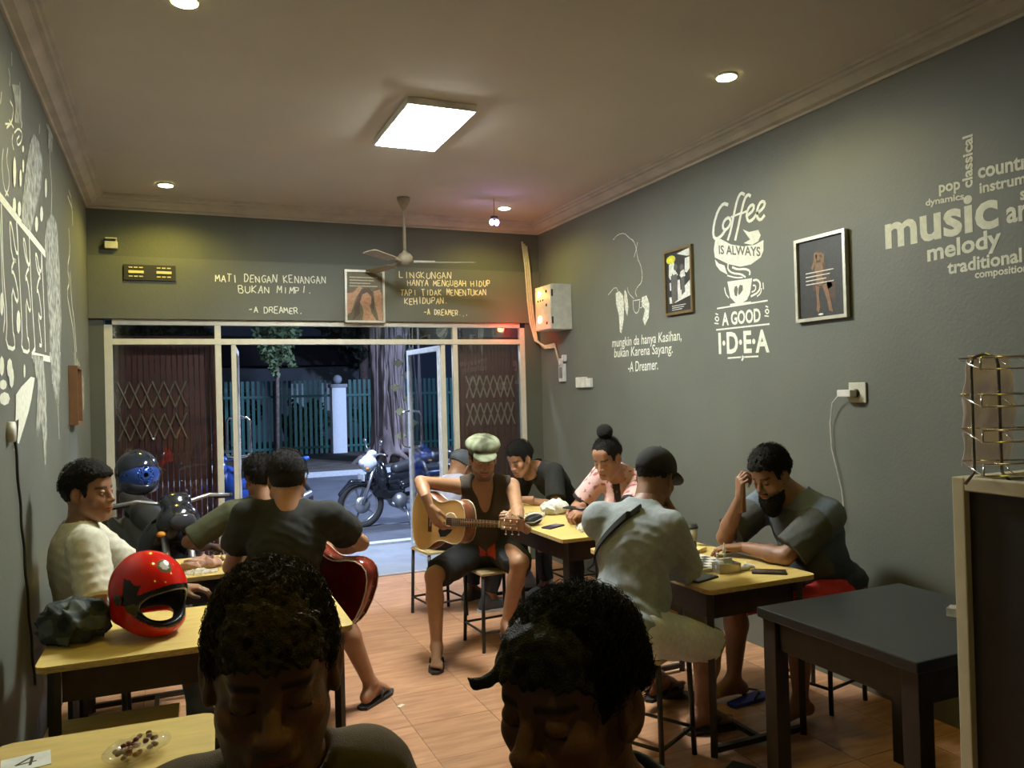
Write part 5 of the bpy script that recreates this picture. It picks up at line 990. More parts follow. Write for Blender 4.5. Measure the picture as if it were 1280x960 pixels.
# man with the acoustic guitar
FG = (-.38, -.92, 0)
ga = np.array((.46, -.875, .045)); gn = np.array((-.86, -.46, .10))
g1 = guitar('natural spruce acoustic guitar held by the man in the cap', (1.485, 4.36, .855), ga, gn, mat('spruce', (.62, .37, .13), rough=.28, var=.12, scale=10), mat('mahogany', (.20, .07, .03), rough=.3, var=.2), mat('mahogany', (.20, .07, .03)), mat('ivory_binding', (.62, .55, .40), rough=.4), sc=.86)
def redpatch(v, c, I):
    q = v - (I['P'] + I['Fw'] * .16 + I['Rt'] * .0); m = (np.abs(q @ I['Rt']) < .05) & (np.abs(q @ I['Fw']) < .09) & (v[:, 2] > I['P'][2] - .02); c[m] = (.55, .06, .02); return c
G = person('man in a checked flat cap and brown vest sitting and playing the acoustic guitar', (1.87, 4.76, .585), (1.815, 4.66, 1.055), FG, (1.785, 4.59, 1.185), (-.25, -.92, -.28),
    arms=[((1.360, 4.36, .955), (-.8, .3, .45), (.16, -.10, -.46), (.75, .35, .1), REL, .3), ((1.815, 4.115, .835), (.5, .1, -.8), (-.72, -.15, .50), (-.2, .62, -.5), GRIP, .2)],
    legs=[((1.425, 4.50, .100), (-1, -.55, .5), (-.35, -.94, 0)), ((1.85, 4.43, .195), (-.1, -1, .25), (-.15, -.98, 0))], skin=(.36, .19, .105),
    shoulders=((1.645, 4.655, 1.020), (1.990, 4.615, 1.000)), shirt=dict(col=(.055, .042, .030), g=.010, sleeve=0, vneck=True, amp=.003), bottoms=dict(col=(.018, .020, .022), len=.90, paint=redpatch), hair=dict(thick=.008, top=.0, curl=.003, cf=240, sides=.006, seed=2.), stubble=.55, hh=.0036)
def tweed(v):
    n = .5 + .5 * np.sin(v[:, 0] * 75 + 1.5 * np.sin(v[:, 1] * 40)) * np.sin(v[:, 1] * 70 + v[:, 2] * 50) * .7 + .45 * np.sin(v[:, 0] * 30 + v[:, 2] * 36); n = np.clip(n, 0, 1)[:, None]; return np.array((.045, .05, .025)) * (1 - n) + np.array((.24, .26, .165)) * n
on_head(G, 'flat_cap', [(ell((0, -.010, .094), (.110, .130, .058)), .02), (ell((0, -.005, .070), (.092, .112, .040)), .02), (ell((0, .115, .066), (.074, .062, .013), np.array(((1, 0, 0), (0, .94, -.33), (0, .33, .94)))), .012), (ell((0, 0, .142), (.010, .010, .008)), .006)], .004, CLOTH, col=tweed,
        warp=lambda x, y, z: .0025 * np.abs(np.sin(4 * np.arctan2(x, y + .01))) * (z > .09) * -1 + .001, cuts=[(ell((0, -.006, .02), (.078, .099, .062)), .005)])
w = G['wr'][1]; MB().lathe([(.030, -.010), (.034, -.010), (.034, .010), (.030, .010)], 20, frameM(tuple(w - G['rl'] - nrm(w - G['el'][1]) * .03), *[tuple(q) for q in np.array((nrm(np.cross(nrm(w - G['el'][1]), (0, 0, 1))), nrm(np.cross(np.cross(nrm(w - G['el'][1]), (0, 0, 1)), nrm(w - G['el'][1]))) * -1, nrm(w - G['el'][1])))])).build('watch', MDK, G['root'])

# man with the red guitar seen from behind
mred = mat('wine_red_lacquer', (.11, .006, .010), rough=.16, var=.3, scale=6, coat=.5); g2 = guitar('dark red acoustic guitar with white binding seen from its back', (.684, 4.066, .742), (-.62, .62, .42), (.74, .64, .0), mred, mat('red_side_lacquer', (.20, .022, .012), rough=.16, coat=.5), mred, mat('ivory_binding', (.62, .55, .40)), sc=.90)
person('man in a black t-shirt seen from behind playing the dark red guitar', (.46, 3.80, .585), (.515, 3.88, 1.075), (.25, .97, 0), (.512, 3.925, 1.198), (.10, .93, -.34),
    arms=[((.70, 4.14, .80), (1.0, -.35, -.1), (-.5, .3, -.6), (-.3, -.9, 0), REL, .3), ((.37, 4.20, .95), (-.4, .1, -1), (.1, .5, .6), (.5, -.5, 0), GRIP, .3)],
    legs=[((.93, 4.08, .100), (.45, 1, .4), (.72, .69, 0)), ((.38, 4.30, .100), (-.3, .9, .5), (-.2, .98, 0))], skin=(.36, .18, .10),
    shirt=dict(col=(.012, .013, .011), g=.020, sleeve=.60, amp=.006, neck=.052), bottoms=dict(col=(.02, .02, .022), len=.9), hair=dict(SHORT, thick=.020, top=.012, sides=.009), hh=.004, fat=.13, sh_w=.185)
# person behind him, head down
person('person in an olive shirt with dark hair facing the door behind the man in black', (.50, 4.92, .56), (.50, 4.97, .97), (-.1, 1, 0), (.490, 4.99, 1.115), (-.3, .9, -.3),
    arms=[((.62, 5.20, .70), (.6, -.1, -.3), (-.4, .6, -.1), (0, 0, -1), REL, .3), ((.20, 5.20, .70), (-.7, -.1, -.3), (.4, .6, -.1), (0, 0, -1), REL, .3)],
    legs=[((.55, 5.30, .100), (.2, 1, .5), (0, 1, 0)), ((.30, 5.30, .100), (-.2, 1, .5), (0, 1, 0))], skin=BROWN, shirt=dict(col=(.060, .065, .030), g=.016, sleeve=.9), bottoms=dict(col=(.03, .03, .04), len=1.9), hair=dict(SHORT, thick=.020, top=.012, curl=.005, cf=220), hh=.005, bodyh=.011)
# man in white by the left wall
person('man in a white t-shirt sitting against the left wall and looking right', (-.345, 3.95, .585), (-.375, 3.93, 1.05), (.96, .28, 0), (-.335, 3.93, 1.205), (.90, -.45, .0),
    arms=[((-.06, 3.74, .70), (-.35, -.6, -.6), (.9, .2, -.1), (0, 0, -1), REL, .3), ((.02, 4.06, .72), (.2, .6, -.5), (.9, -.1, -.1), (0, 0, -1), REL, .3)],
    legs=[((.10, 3.84, .100), (.7, -.1, .6), (.95, -.2, 0)), ((.12, 4.10, .100), (.7, .1, .6), (.95, .2, 0))], skin=(.27, .135, .072), shoulders=((-.325, 3.755, 1.0), (-.36, 4.10, 1.0)),
    shirt=dict(col=(.62, .61, .50), g=.017, sleeve=.78, amp=.008, neck=.064), bottoms=dict(col=(.16, .21, .27), len=1.92), hair=dict(SHORT, thick=.011, top=.016, curl=.003, fwd=.012), headkw=dict(lids='open'), hh=.0032, feet='black')
# man in the grey shirt and black cap
def gr_paint(v, c, I):
    q = v - I['P']; u = q @ I['up']; L = np.linalg.norm(I['N'] - I['P']); return c
GR = person('man in a light grey t-shirt and black cap leaning on the chess table, back turned', (1.735, 2.86, .60), (1.935, 3.02, 1.055), (.76, .65, 0), (2.045, 3.075, 1.185), (.80, .40, -.42),
    arms=[((2.105, 3.005, 1.005), (.22, .0, -1), (-.22, .12, .55), (-.7, .4, .2), (1.1, 1.1, 1.1, 1.1), .6), ((2.20, 3.23, .97), (.2, .8, -.8), (-.2, -.1, .7), (-.6, -.5, .2), (.8, .9, .9, .9), .4)],
    legs=[((2.24, 3.04, .100), (.9, -.1, .5), (.96, -.1, 0)), ((2.28, 3.42, .100), (.7, .6, .5), (.9, .3, 0))], skin=(.25, .125, .075), shoulders=((1.965, 2.865, .985), (1.765, 3.105, 1.01)),
    shirt=dict(col=(.31, .35, .37), g=.020, sleeve=.88, amp=.007, hem=.125, neck=.068), bottoms=dict(col=(.72, .76, .80), len=.93, g=.012), hair=dict(SHORT, thick=.006, top=.0), hh=.0036, feet='flipflop', fat=.16, bend=.055)
on_head(GR, 'cap', [(ell((0, -.014, .052), (.090, .112, .092)), .01), (ell((0, .125, .050), (.068, .070, .009), np.array(((1, 0, 0), (0, .96, -.28), (0, .28, .96)))), .012), (ell((0, -.014, .148), (.008, .008, .005)), .004)], .004, mat('black_twill', (.014, .014, .014), rough=.85, var=.2, bump=.4, bscale=400),
        cuts=[(ell((0, -.012, .005), (.078, .100, .085)), .004), (ell((0, 0, -.10), (.2, .3, .118)), .006)])
# shoulder strap over the grey back: follows the torso surface
I = GR; rt, fw_, up_ = I['Rt'], I['Fw'], I['up']; pts = []
for t in np.linspace(0, 1, 26):
    u = .93 - .48 * t; s_ = .03 - .235 * t; c0 = I['spine'](u); wdt = .172 if u < .8 else .20; th = .140 if u < .85 else .118; q = max(0., 1 - (s_ / wdt) ** 2) ** .5
    pts.append(c0 + rt * s_ - fw_ * (th * q + .0) - I['rl'])
m = MB()
L_ = [(Vector(p) + Vector(up_) * .016, Vector(p) - Vector(up_) * .016) for p in pts]; off = Vector(-fw_) * .004
vs = []
for a, b in L_: vs += [a - off * 3, b - off * 3, b + off * 2.2, a + off * 2.2]
fs = []
for i in range(len(L_) - 1):
    for k in range(4): fs.append((i * 4 + k, i * 4 + (k + 1) % 4, i * 4 + 4 + (k + 1) % 4, i * 4 + 4 + k))
m.add(vs, fs, smooth=False); STRAP = m
# bearded man
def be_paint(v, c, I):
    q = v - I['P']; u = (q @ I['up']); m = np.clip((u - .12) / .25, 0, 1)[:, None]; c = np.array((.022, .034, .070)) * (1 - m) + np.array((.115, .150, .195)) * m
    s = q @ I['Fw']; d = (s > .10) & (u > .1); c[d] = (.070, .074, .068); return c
BE = person('heavy bearded man in a blue grey t-shirt resting his forehead on his hand', (3.02, 3.03, .60), (2.875, 3.09, 1.035), (-.97, -.12, 0), (2.745, 3.10, 1.150), (-.90, -.10, -.42),
    arms=[((2.635, 3.205, 1.035), (-.3, .5, -1), (-.10, -.12, .60), (.75, -.25, .2), (.75, .9, 1.0, 1.1), .2), ((2.635, 3.20, .785), (-.4, -.9, -.6), (-.65, .65, -.03), (0, 0, -1), REL, .3)],
    legs=[((2.62, 3.28, .100), (-.8, .3, .5), (-.95, .1, 0)), ((2.72, 2.92, .100), (-.8, -.3, .5), (-.95, -.1, 0))], skin=(.275, .135, .075), shoulders=((2.86, 3.285, .975), (2.885, 2.885, .965)),
    shirt=dict(col=(.06, .075, .09), g=.018, sleeve=.85, amp=.005, paint=be_paint, hem=.17), bottoms=dict(col=(.55, .035, .04), len=.9, g=.006), hair=dict(thick=.016, top=.018, curl=.006, cf=230., sides=.004, seed=3., fwd=.012, strands=dict(n=1500, length=.030, r=.0018, curlr=.006, seed=3, grow=.014, top=.012)), hh=.0032, stubble=.75, fat=.30, feet=None)
on_head(BE, 'beard', [(ell((0, .055, -.102), (.064, .050, .052)), .02), (ell((0, .074, -.138), (.048, .042, .056)), .03), (cone((-.066, .004, -.03), (-.045, .04, -.09), .012, .030), .02), (cone((.066, .004, -.03), (.045, .04, -.09), .012, .030), .02), (cone((-.024, .096, -.053), (.024, .096, -.053), .0055, .0055), .01)], .0035, HAIR,
        warp=lambda x, y, z: .004 * noise3(x, y, z, 260, 2.) + .002 * noise3(x, y, z, 520, 1.), cuts=[(ell((0, .112, -.070), (.026, .026, .012)), .006), (ell((0, .10, -.035), (.034, .05, .016)), .008)])
MB().ball((0, 0, 0), .004, 8).build('ear_stud', mat('chrome', (.8, .8, .8)), BE['root'], loc=tuple(BE['tohead'](np.array([(-.086, .004, -.026)]))[0] - BE['rl']))
# woman
def wo_paint(v, c, I):
    q = v - I['P']; s = q @ I['Rt']; f_ = q @ I['Fw']; u = q @ I['up']; L = np.linalg.norm(I['N'] - I['P'])
    c[(np.abs(s) < .028) & (f_ > .02) & (u < L + .02)] = (.020, .012, .014)
    n = np.sin(v[:, 0] * 62 + 2 * np.sin(v[:, 1] * 50)) * np.sin(v[:, 2] * 70 + v[:, 1] * 40); c[(n > .72) & (f_ > .0)] = (.42, .13, .14)
    for S, E in ((I['SR'], I['el'][0]), (I['SL'], I['el'][1])):
        d = nrm(E - S); t = (v - S) @ d; r = np.linalg.norm(v - S - t[:, None] * d, axis=1); c[(t > np.linalg.norm(E - S) * .80 - .028) & (r < .095)] = (.020, .012, .014)
        c[(np.abs((v - S) @ np.cross(d, I['up'])) < .004) & (t < .12) & (v[:, 2] > S[2])] = (.02, .012, .014)
    return c
WO = person('woman with a high bun and pink shirt with black trim looking down at her hands', (2.975, 4.73, .585), (2.755, 4.565, 1.04), (-.86, -.46, 0), (2.62, 4.49, 1.150), (-.83, -.38, -.40),
    arms=[((2.45, 4.60, .825), (-.2, .6, -.6), (-.75, -.5, -.05), (.1, 0, -1), (.6, .7, .7, .7), .4), ((2.42, 4.40, .825), (.2, -.6, -.6), (-.85, .15, -.02), (0, .3, -1), (.6, .7, .7, .7), .4)],
    legs=[((2.58, 4.86, .100), (-.8, 0, .5), (-.9, -.3, 0)), ((2.66, 4.52, .100), (-.8, -.2, .5), (-.9, -.3, 0))], skin=(.36, .185, .115), shirt=dict(col=(.74, .47, .44), g=.013, sleeve=.80, amp=.004, paint=wo_paint, neck=.058), bottoms=dict(col=(.03, .035, .05), len=1.9),
    hair=dict(thick=.008, top=.002, curl=.0015, cf=200., sides=.003, seed=4., bun=(0, -.045, .164), hl=-.004), female=True, hh=.0032, sh_w=.155, feet='black')
# man slumped at the back table
person('man in a black t-shirt leaning low over the back table', (3.00, 5.73, .585), (2.66, 5.66, .995), (-.95, -.25, 0), (2.49, 5.60, 1.075), (-.86, -.30, -.42),
    arms=[((2.43, 5.72, .785), (.1, .5, -.8), (-.8, -.5, 0), (0, 0, -1), REL, .3), ((2.44, 5.44, .785), (.2, -.5, -.8), (-.8, .5, 0), (0, 0, -1), REL, .3)],
    legs=[((2.64, 5.90, .100), (-.8, .2, .5), (-.9, 0, 0)), ((2.66, 5.55, .100), (-.8, -.2, .5), (-.9, 0, 0))], skin=(.30, .15, .085), shirt=dict(col=(.014, .014, .013), g=.016, sleeve=.75), bottoms=dict(col=(.05, .06, .08), len=1.9), hair=dict(SHORT, thick=.018, top=.012), hh=.004, bodyh=.011, bend=.09, feet='blue')
# person hidden behind the guitarist
LV = person('person in a lavender shirt and dark cap bent over behind the guitarist', (1.77, 5.49, .585), (1.96, 5.58, .945), (.93, .37, 0), (2.00, 5.60, 1.035), (.75, .30, -.60),
    arms=[((2.14, 5.36, .785), (.1, -.6, -.6), (.9, .1, 0), (0, 0, -1), REL, .3), ((2.14, 5.68, .785), (.1, .6, -.6), (.9, -.2, 0), (0, 0, -1), REL, .3)],
    legs=[((2.12, 5.40, .100), (.8, -.1, .5), (.9, 0, 0)), ((2.10, 5.70, .100), (.8, .2, .5), (.9, .2, 0))], skin=BROWN, shirt=dict(col=(.30, .30, .40), g=.014, sleeve=1.9), bottoms=dict(col=(.02, .02, .03), len=1.9), hair=None, hh=.005, bodyh=.011, bend=.10, feet='black')
on_head(LV, 'cap', [(ell((0, -.012, .052), (.092, .114, .088)), .01)], .005, mat('slate_cap', (.045, .055, .065), rough=.8), cuts=[(ell((0, -.012, .005), (.078, .100, .080)), .004), (ell((0, 0, -.10), (.2, .3, .118)), .006)])
# the two men in front
person('curly haired man in an olive brown shirt in the left foreground, face down', (.185, 1.47, .60), (.150, 1.26, 1.030), (-.12, -.99, 0), (.128, 1.185, 1.210), (-.12, -.93, -.15),
    shoulders=((.005, 1.30, .975), (.268, 1.23, 1.000)), arms=[((-.04, 1.02, .82), (-.7, .3, -.6), (.4, -.6, 0), (0, .3, -1), REL, .3), ((.16, .98, .82), (.7, .2, -.6), (-.4, -.6, 0), (0, .3, -1), REL, .3)],
    legs=[((.0, 1.05, .100), (-.2, -.9, .5), (0, -1, 0)), ((.22, 1.05, .100), (.2, -.9, .5), (.1, -1, 0))], skin=(.25, .115, .058), scale=1.06, hscale=1.14,
    shirt=dict(col=(.115, .082, .040), g=.018, sleeve=.9, amp=.004), bottoms=dict(col=(.03, .03, .03), len=1.9), hair=dict(mat=HAIR_B, h=.003, thick=.006, top=.000, curl=.0060, cf=250., sides=-.003, seed=5., fwd=.002, hl=-.026, strands=dict(n=6500, length=.019, r=.0011, curlr=.006, seed=5, grow=.005, cs=(.0745, .097, .088), top=.0)), hh=.0026, stubble=.35, feet='black')
person('man in a dark green shirt with a forelock in the centre foreground, head turned down', (.74, 1.15, .56), (.600, 1.025, .985), (-.68, -.73, 0), (.488, .945, 1.188), (-.84, -.44, -.06),
    shoulders=((.535, 1.16, .920), (.745, .91, .925)), arms=[((.32, .86, .80), (-.2, .6, -.6), (-.1, -.6, 0), (0, .3, -1), REL, .3), ((.50, .66, .80), (.5, -.5, -.6), (-.6, -.3, 0), (0, .3, -1), REL, .3)],
    legs=[((.46, .92, .100), (-.8, -.1, .5), (-.7, -.7, 0)), ((.62, .74, .100), (-.3, -.8, .5), (-.6, -.8, 0))], skin=(.22, .095, .050), scale=1.04, hscale=1.07,
    shirt=dict(col=(.022, .032, .026), g=.018, sleeve=.9, amp=.004), bottoms=dict(col=(.03, .03, .03), len=1.9), hair=dict(mat=HAIR_G, h=.003, thick=.006, top=.002, curl=.0060, cf=140., sides=.000, seed=6., fwd=.003, hl=-.022, extra=[cone((.034, .086, .068), (.044, .108, .052), .007, .005), cone((.044, .108, .052), (.050, .122, .052), .005, .004), cone((.050, .122, .052), (.054, .130, .062), .004, .0015)], strands=dict(n=5200, length=.022, r=.0012, curlr=.009, seed=6, grow=.005, cs=(.0750, .097, .088), top=.001, flow=(0, .5, -.1))), hh=.0026, stubble=.3, feet='black')
meta(STRAP.build('strap', mat('black_webbing', (.02, .02, .018), rough=.8), GR['root']))
# phone the woman holds
ph = thing('phone', 'dark phone held in both hands by the woman', 'phone', (2.365, 4.475, .842), .4); box('case', mat('phone_case', (.02, .02, .022)), (-.037, -.078, 0, .037, .078, .009), ph, bev=.004); box('screen', mat('phone_screen', (.012, .013, .015)), (-.034, -.073, .0092, .034, .073, .0100), ph)
# ---------------------------------------------------------------- outside: pavement, road, fence, tree, motorcycles
GZ = -.15
M_ASP = mat('night_asphalt', (.07, .075, .09), rough=.6, var=.25, scale=3, bump=.3, bscale=60); M_PAVE = mat('pale_concrete', (.20, .21, .225), rough=.7, var=.15, scale=4)
meta(box('ground', M_ASP, (-14, 9.2, GZ - .2, 26, 60, GZ)), kind='structure')
pv = meta(box('pavement', M_PAVE, (-6, YF + .16, GZ - .2, 10, 9.0, GZ + .02)), kind='structure'); box('kerb', mat('kerb_white', (.42, .44, .46), rough=.7), (-6, 9.0, GZ - .2, 10, 9.14, GZ + .045), pv)
meta(box('doorstep', M_PAVE, (XL, YF + .10, GZ - .15, XR, YF + .55, -.02)), kind='structure')
kb = meta(box('far_kerb', mat('kerb_white', (.42, .44, .46)), (-14, 17.5, GZ - .1, 26, 17.68, GZ + .10)), kind='structure')
meta(box('verge', mat('verge_soil', (.075, .065, .055), rough=.9, var=.4, scale=3, bump=.8, bscale=12), (-14, 17.68, GZ - .1, 26, 60, GZ + .06)), kind='structure')
# fence
fy = 24.0; fn_ = thing('fence', 'green iron bar fence across the road', 'fence', (4, fy, GZ)); M_FG = mat('green_iron', (.010, .105, .095), rough=.5, var=.2); M_FL = mat('pale_green_iron', (.10, .30, .29), rough=.5)
bars_ = []
bme = MB().box(-.042, -.022, 0.05, .042, .022, 2.25).mesh('fence_bar'); bme.materials.append(M_FG); bm2 = bme.copy(); bm2.materials.clear(); bm2.materials.append(M_FL)
xx = -2.2
while xx < 12.0:
    if not (4.35 < xx < 4.95): link('fence_bar', bm2 if (3.3 < xx < 4.2) else bme, None, fn_, (xx - 4, 0, 0))
    xx += .148
for z in (.22, 1.75): box('rail', M_FG, (-6.3, -.05, z, 8.1, -.02, z + .07), fn_)
pl = thing('gate_pillar', 'white painted square pillar in the green fence', 'pillar', (4.66, fy - .12, GZ)); box('shaft', mat('white_pillar_paint', (.78, .84, .90), rough=.7, var=.05), (-.21, -.21, 0, .21, .21, 2.02), pl, bev=.01); box('cap', mat('grey_cap', (.30, .32, .36), rough=.8), (-.25, -.25, 2.02, .25, .25, 2.12), pl, bev=.01); MB().ball((0, 0, 2.26), .14, 14).build('finial', mat('grey_cap', (.30, .32, .36)), pl)
# house beyond the fence
hs = thing('house', 'pale low house dimly seen behind the green fence', 'house', (3.2, 32, GZ)); box('wall', mat('pale_house_wall', (.13, .15, .17), rough=.9, var=.2, scale=1.2), (-6, 0, 0, 5, 3, 3.0), hs); rf = MB(); rf.add([(-6.6, -.6, 3.0), (5.6, -.6, 3.0), (5.6, 3.6, 3.0), (-6.6, 3.6, 3.0), (-5, 1.5, 4.3), (4, 1.5, 4.3)], [(0, 1, 5, 4), (1, 2, 5), (2, 3, 4, 5), (3, 0, 4), (3, 2, 1, 0)]); rf.build('roof', mat('dark_roof', (.05, .04, .045), rough=.9), hs)
for x_ in (-2.6, 1.2, 2.3): box('window', mat('white_shutter', (.5, .56, .62)), (x_, -.04, 1.2, x_ + .5, -.001, 2.3), hs)
# shrubs behind the fence
def leafball(name, label, cat, c, r, n, size, col, seed, group=None, trunk=None):
    rg = np.random.RandomState(seed); d = rg.normal(size=(n, 3)); d /= np.linalg.norm(d, axis=1)[:, None]; p = d * np.array(r) * (rg.rand(n, 1) ** .35) * (1 + .25 * np.sin(d[:, :1] * 7 + d[:, 2:] * 5)); a = rg.normal(size=(n, 3)); a /= np.linalg.norm(a, axis=1)[:, None]; b = np.cross(a, rg.normal(size=(n, 3))); b /= np.linalg.norm(b, axis=1)[:, None]; s = size * (.6 + .8 * rg.rand(n, 1))
    v = np.stack([p - a * s, p + b * s * .45, p + a * s, p - b * s * .45], 1).reshape(-1, 3); f = np.arange(n * 4).reshape(-1, 4)
    root = thing(name, label, cat, c, group=group); link('foliage', npmesh('foliage', v, f, smooth=False), col, root, kind='stuff')
    if trunk: MB().tube([(0, 0, -c[2] + GZ + .02), (.05, 0, -r[2] * .4), (0, 0, 0)], trunk, 8).build('trunk', mat('bark', (.16, .12, .11), rough=.9, var=.4, scale=14, bump=.8, bscale=30), root)
    return root
M_LF = mat('night_leaf', (.035, .085, .030), rough=.6, var=.4, scale=2); M_LF2 = mat('pale_leaf', (.13, .19, .09), rough=.6, var=.3, scale=2)
leafball('shrub', 'dark round bush behind the left half of the green fence', 'shrub', (1.5, 25.6, .9), (1.0, .6, 1.0), 2600, .10, M_LF, 1, trunk=.06)
leafball('shrub', 'dark round bush behind the fence left of the white pillar', 'shrub', (3.9, 25.6, .65), (.75, .5, .8), 1800, .10, M_LF, 2, trunk=.05)
leafball('shrub', 'dark bush behind the fence right of the white pillar', 'shrub', (6.5, 25.6, .8), (1.0, .6, 1.0), 2200, .10, M_LF, 3, trunk=.06)
leafball('small_tree', 'pale leafed small tree above the left part of the fence', 'tree', (2.55, 21.2, 3.05), (.55, .5, .75), 1100, .09, M_LF2, 4, trunk=.05)
leafball('dark_tree', 'large dark tree crown above the fence on the left', 'tree', (-.6, 28.5, 4.6), (2.4, 1.4, 1.7), 4200, .16, mat('black_leaf', (.012, .022, .014), rough=.8), 5, trunk=.18)
leafball('dark_tree', 'large dark tree crown behind the white pillar', 'tree', (6.5, 28.5, 5.0), (2.6, 1.4, 1.9), 4600, .16, mat('black_leaf', (.012, .022, .014)), 6, trunk=.18)
# old banyan trunk: fluted bole with hanging roots, one mesh
tr = thing('banyan_tree', 'thick banyan trunk with flared roots across the road', 'tree', (5.15, 19.6, GZ + .05)); T = Field((-1.3, -1.0, 0), (1.3, 1.0, 5.2), .05)
T.add(cone((0, 0, .2), (-.05, 0, 2.2), .40, .34), .2); T.add(cone((-.05, 0, 2.2), (-.25, 0, 5.2), .34, .40), .2); T.add(cone((.05, 0, 1.9), (.55, .1, 5.2), .22, .26), .2)
for k in range(11):
    a = k * .571 + .2; T.add(cone((.30 * math.cos(a), .28 * math.sin(a), 1.6), (.42 * math.cos(a), .40 * math.sin(a), .35), .09, .11), .12); T.add(cone((.42 * math.cos(a), .40 * math.sin(a), .35), (1.05 * math.cos(a + .2), .85 * math.sin(a + .2), .0), .11, .05), .08)
for k in range(8):
    a = k * .8; T.add(cone((.36 * math.cos(a) - .1, .33 * math.sin(a), 5.0), (.37 * math.cos(a + .3) - .04, .35 * math.sin(a + .3), .6), .06, .07), .06)
T.warp(lambda x, y, z: .022 * np.sin(5 * np.arctan2(y, x) + 2.6 * np.sin(z * .9)) + .015 * np.sin(11 * np.arctan2(y, x + .1) + 3 * np.sin(z * .7 + 1)) + .02 * noise3(x, y, z * .5, 14, 1.)); v, q = T.mesh(); link('trunk', npmesh('trunk', v, q), mat('banyan_bark', (.135, .105, .10), rough=.9, var=.45, scale=6, bump=.9, bscale=16, stretch=(1, 1, .25)), tr)
rr = MB()
for k in range(16): x0 = random.uniform(-.6, .7); rr.tube([(x0, -.45, 5.0), (x0 + random.uniform(-.05, .05), -.5, 3), (x0 + random.uniform(-.1, .1), -.52, random.uniform(.1, 1.6))], .014, 5)
rr.build('aerial_roots', mat('banyan_bark', (.22, .165, .16)), tr, kind='stuff')
vn = MB(); vl = MB()
vine = thing('hanging_vine', 'thin curling vine hanging beside the open right door leaf', 'plant', (2.26, 8.05, 2.05)); pts_ = [(.03 * math.sin(t * 9), 0, .32 - t * 1.22) for t in np.linspace(0, 1, 24)]; vn.tube(pts_, .004, 5); vn.build('stem', M_LF2, vine)
for k, t in enumerate(np.linspace(.1, .98, 9)):
    c0 = Vector((.03 * math.sin(t * 9), 0, .25 - t * 1.15)); s = 1 if k % 2 else -1; vl.add([c0, c0 + Vector((s * .06, -.01, .045)), c0 + Vector((s * .12, 0, 0)), c0 + Vector((s * .06, .01, -.045))], [(0, 1, 2, 3)]); 
vl.build('leaf', mat('lit_leaf', (.45, .52, .35), rough=.5), vine)

af = thing('awning_frame', 'thin steel awning pipe over the doorstep holding the vine', 'awning', (1.5, 8.05, GZ + .02)); MB().tube([(-2.9, 0, 2.5), (2.9, 0, 2.5)], .02, 8).build('pipe', M_STEEL, af)
for s in (-1, 1): MB().tube([(s * 2.88, 0, 0), (s * 2.88, 0, 2.5)], .02, 8).build('post', M_STEEL, af)
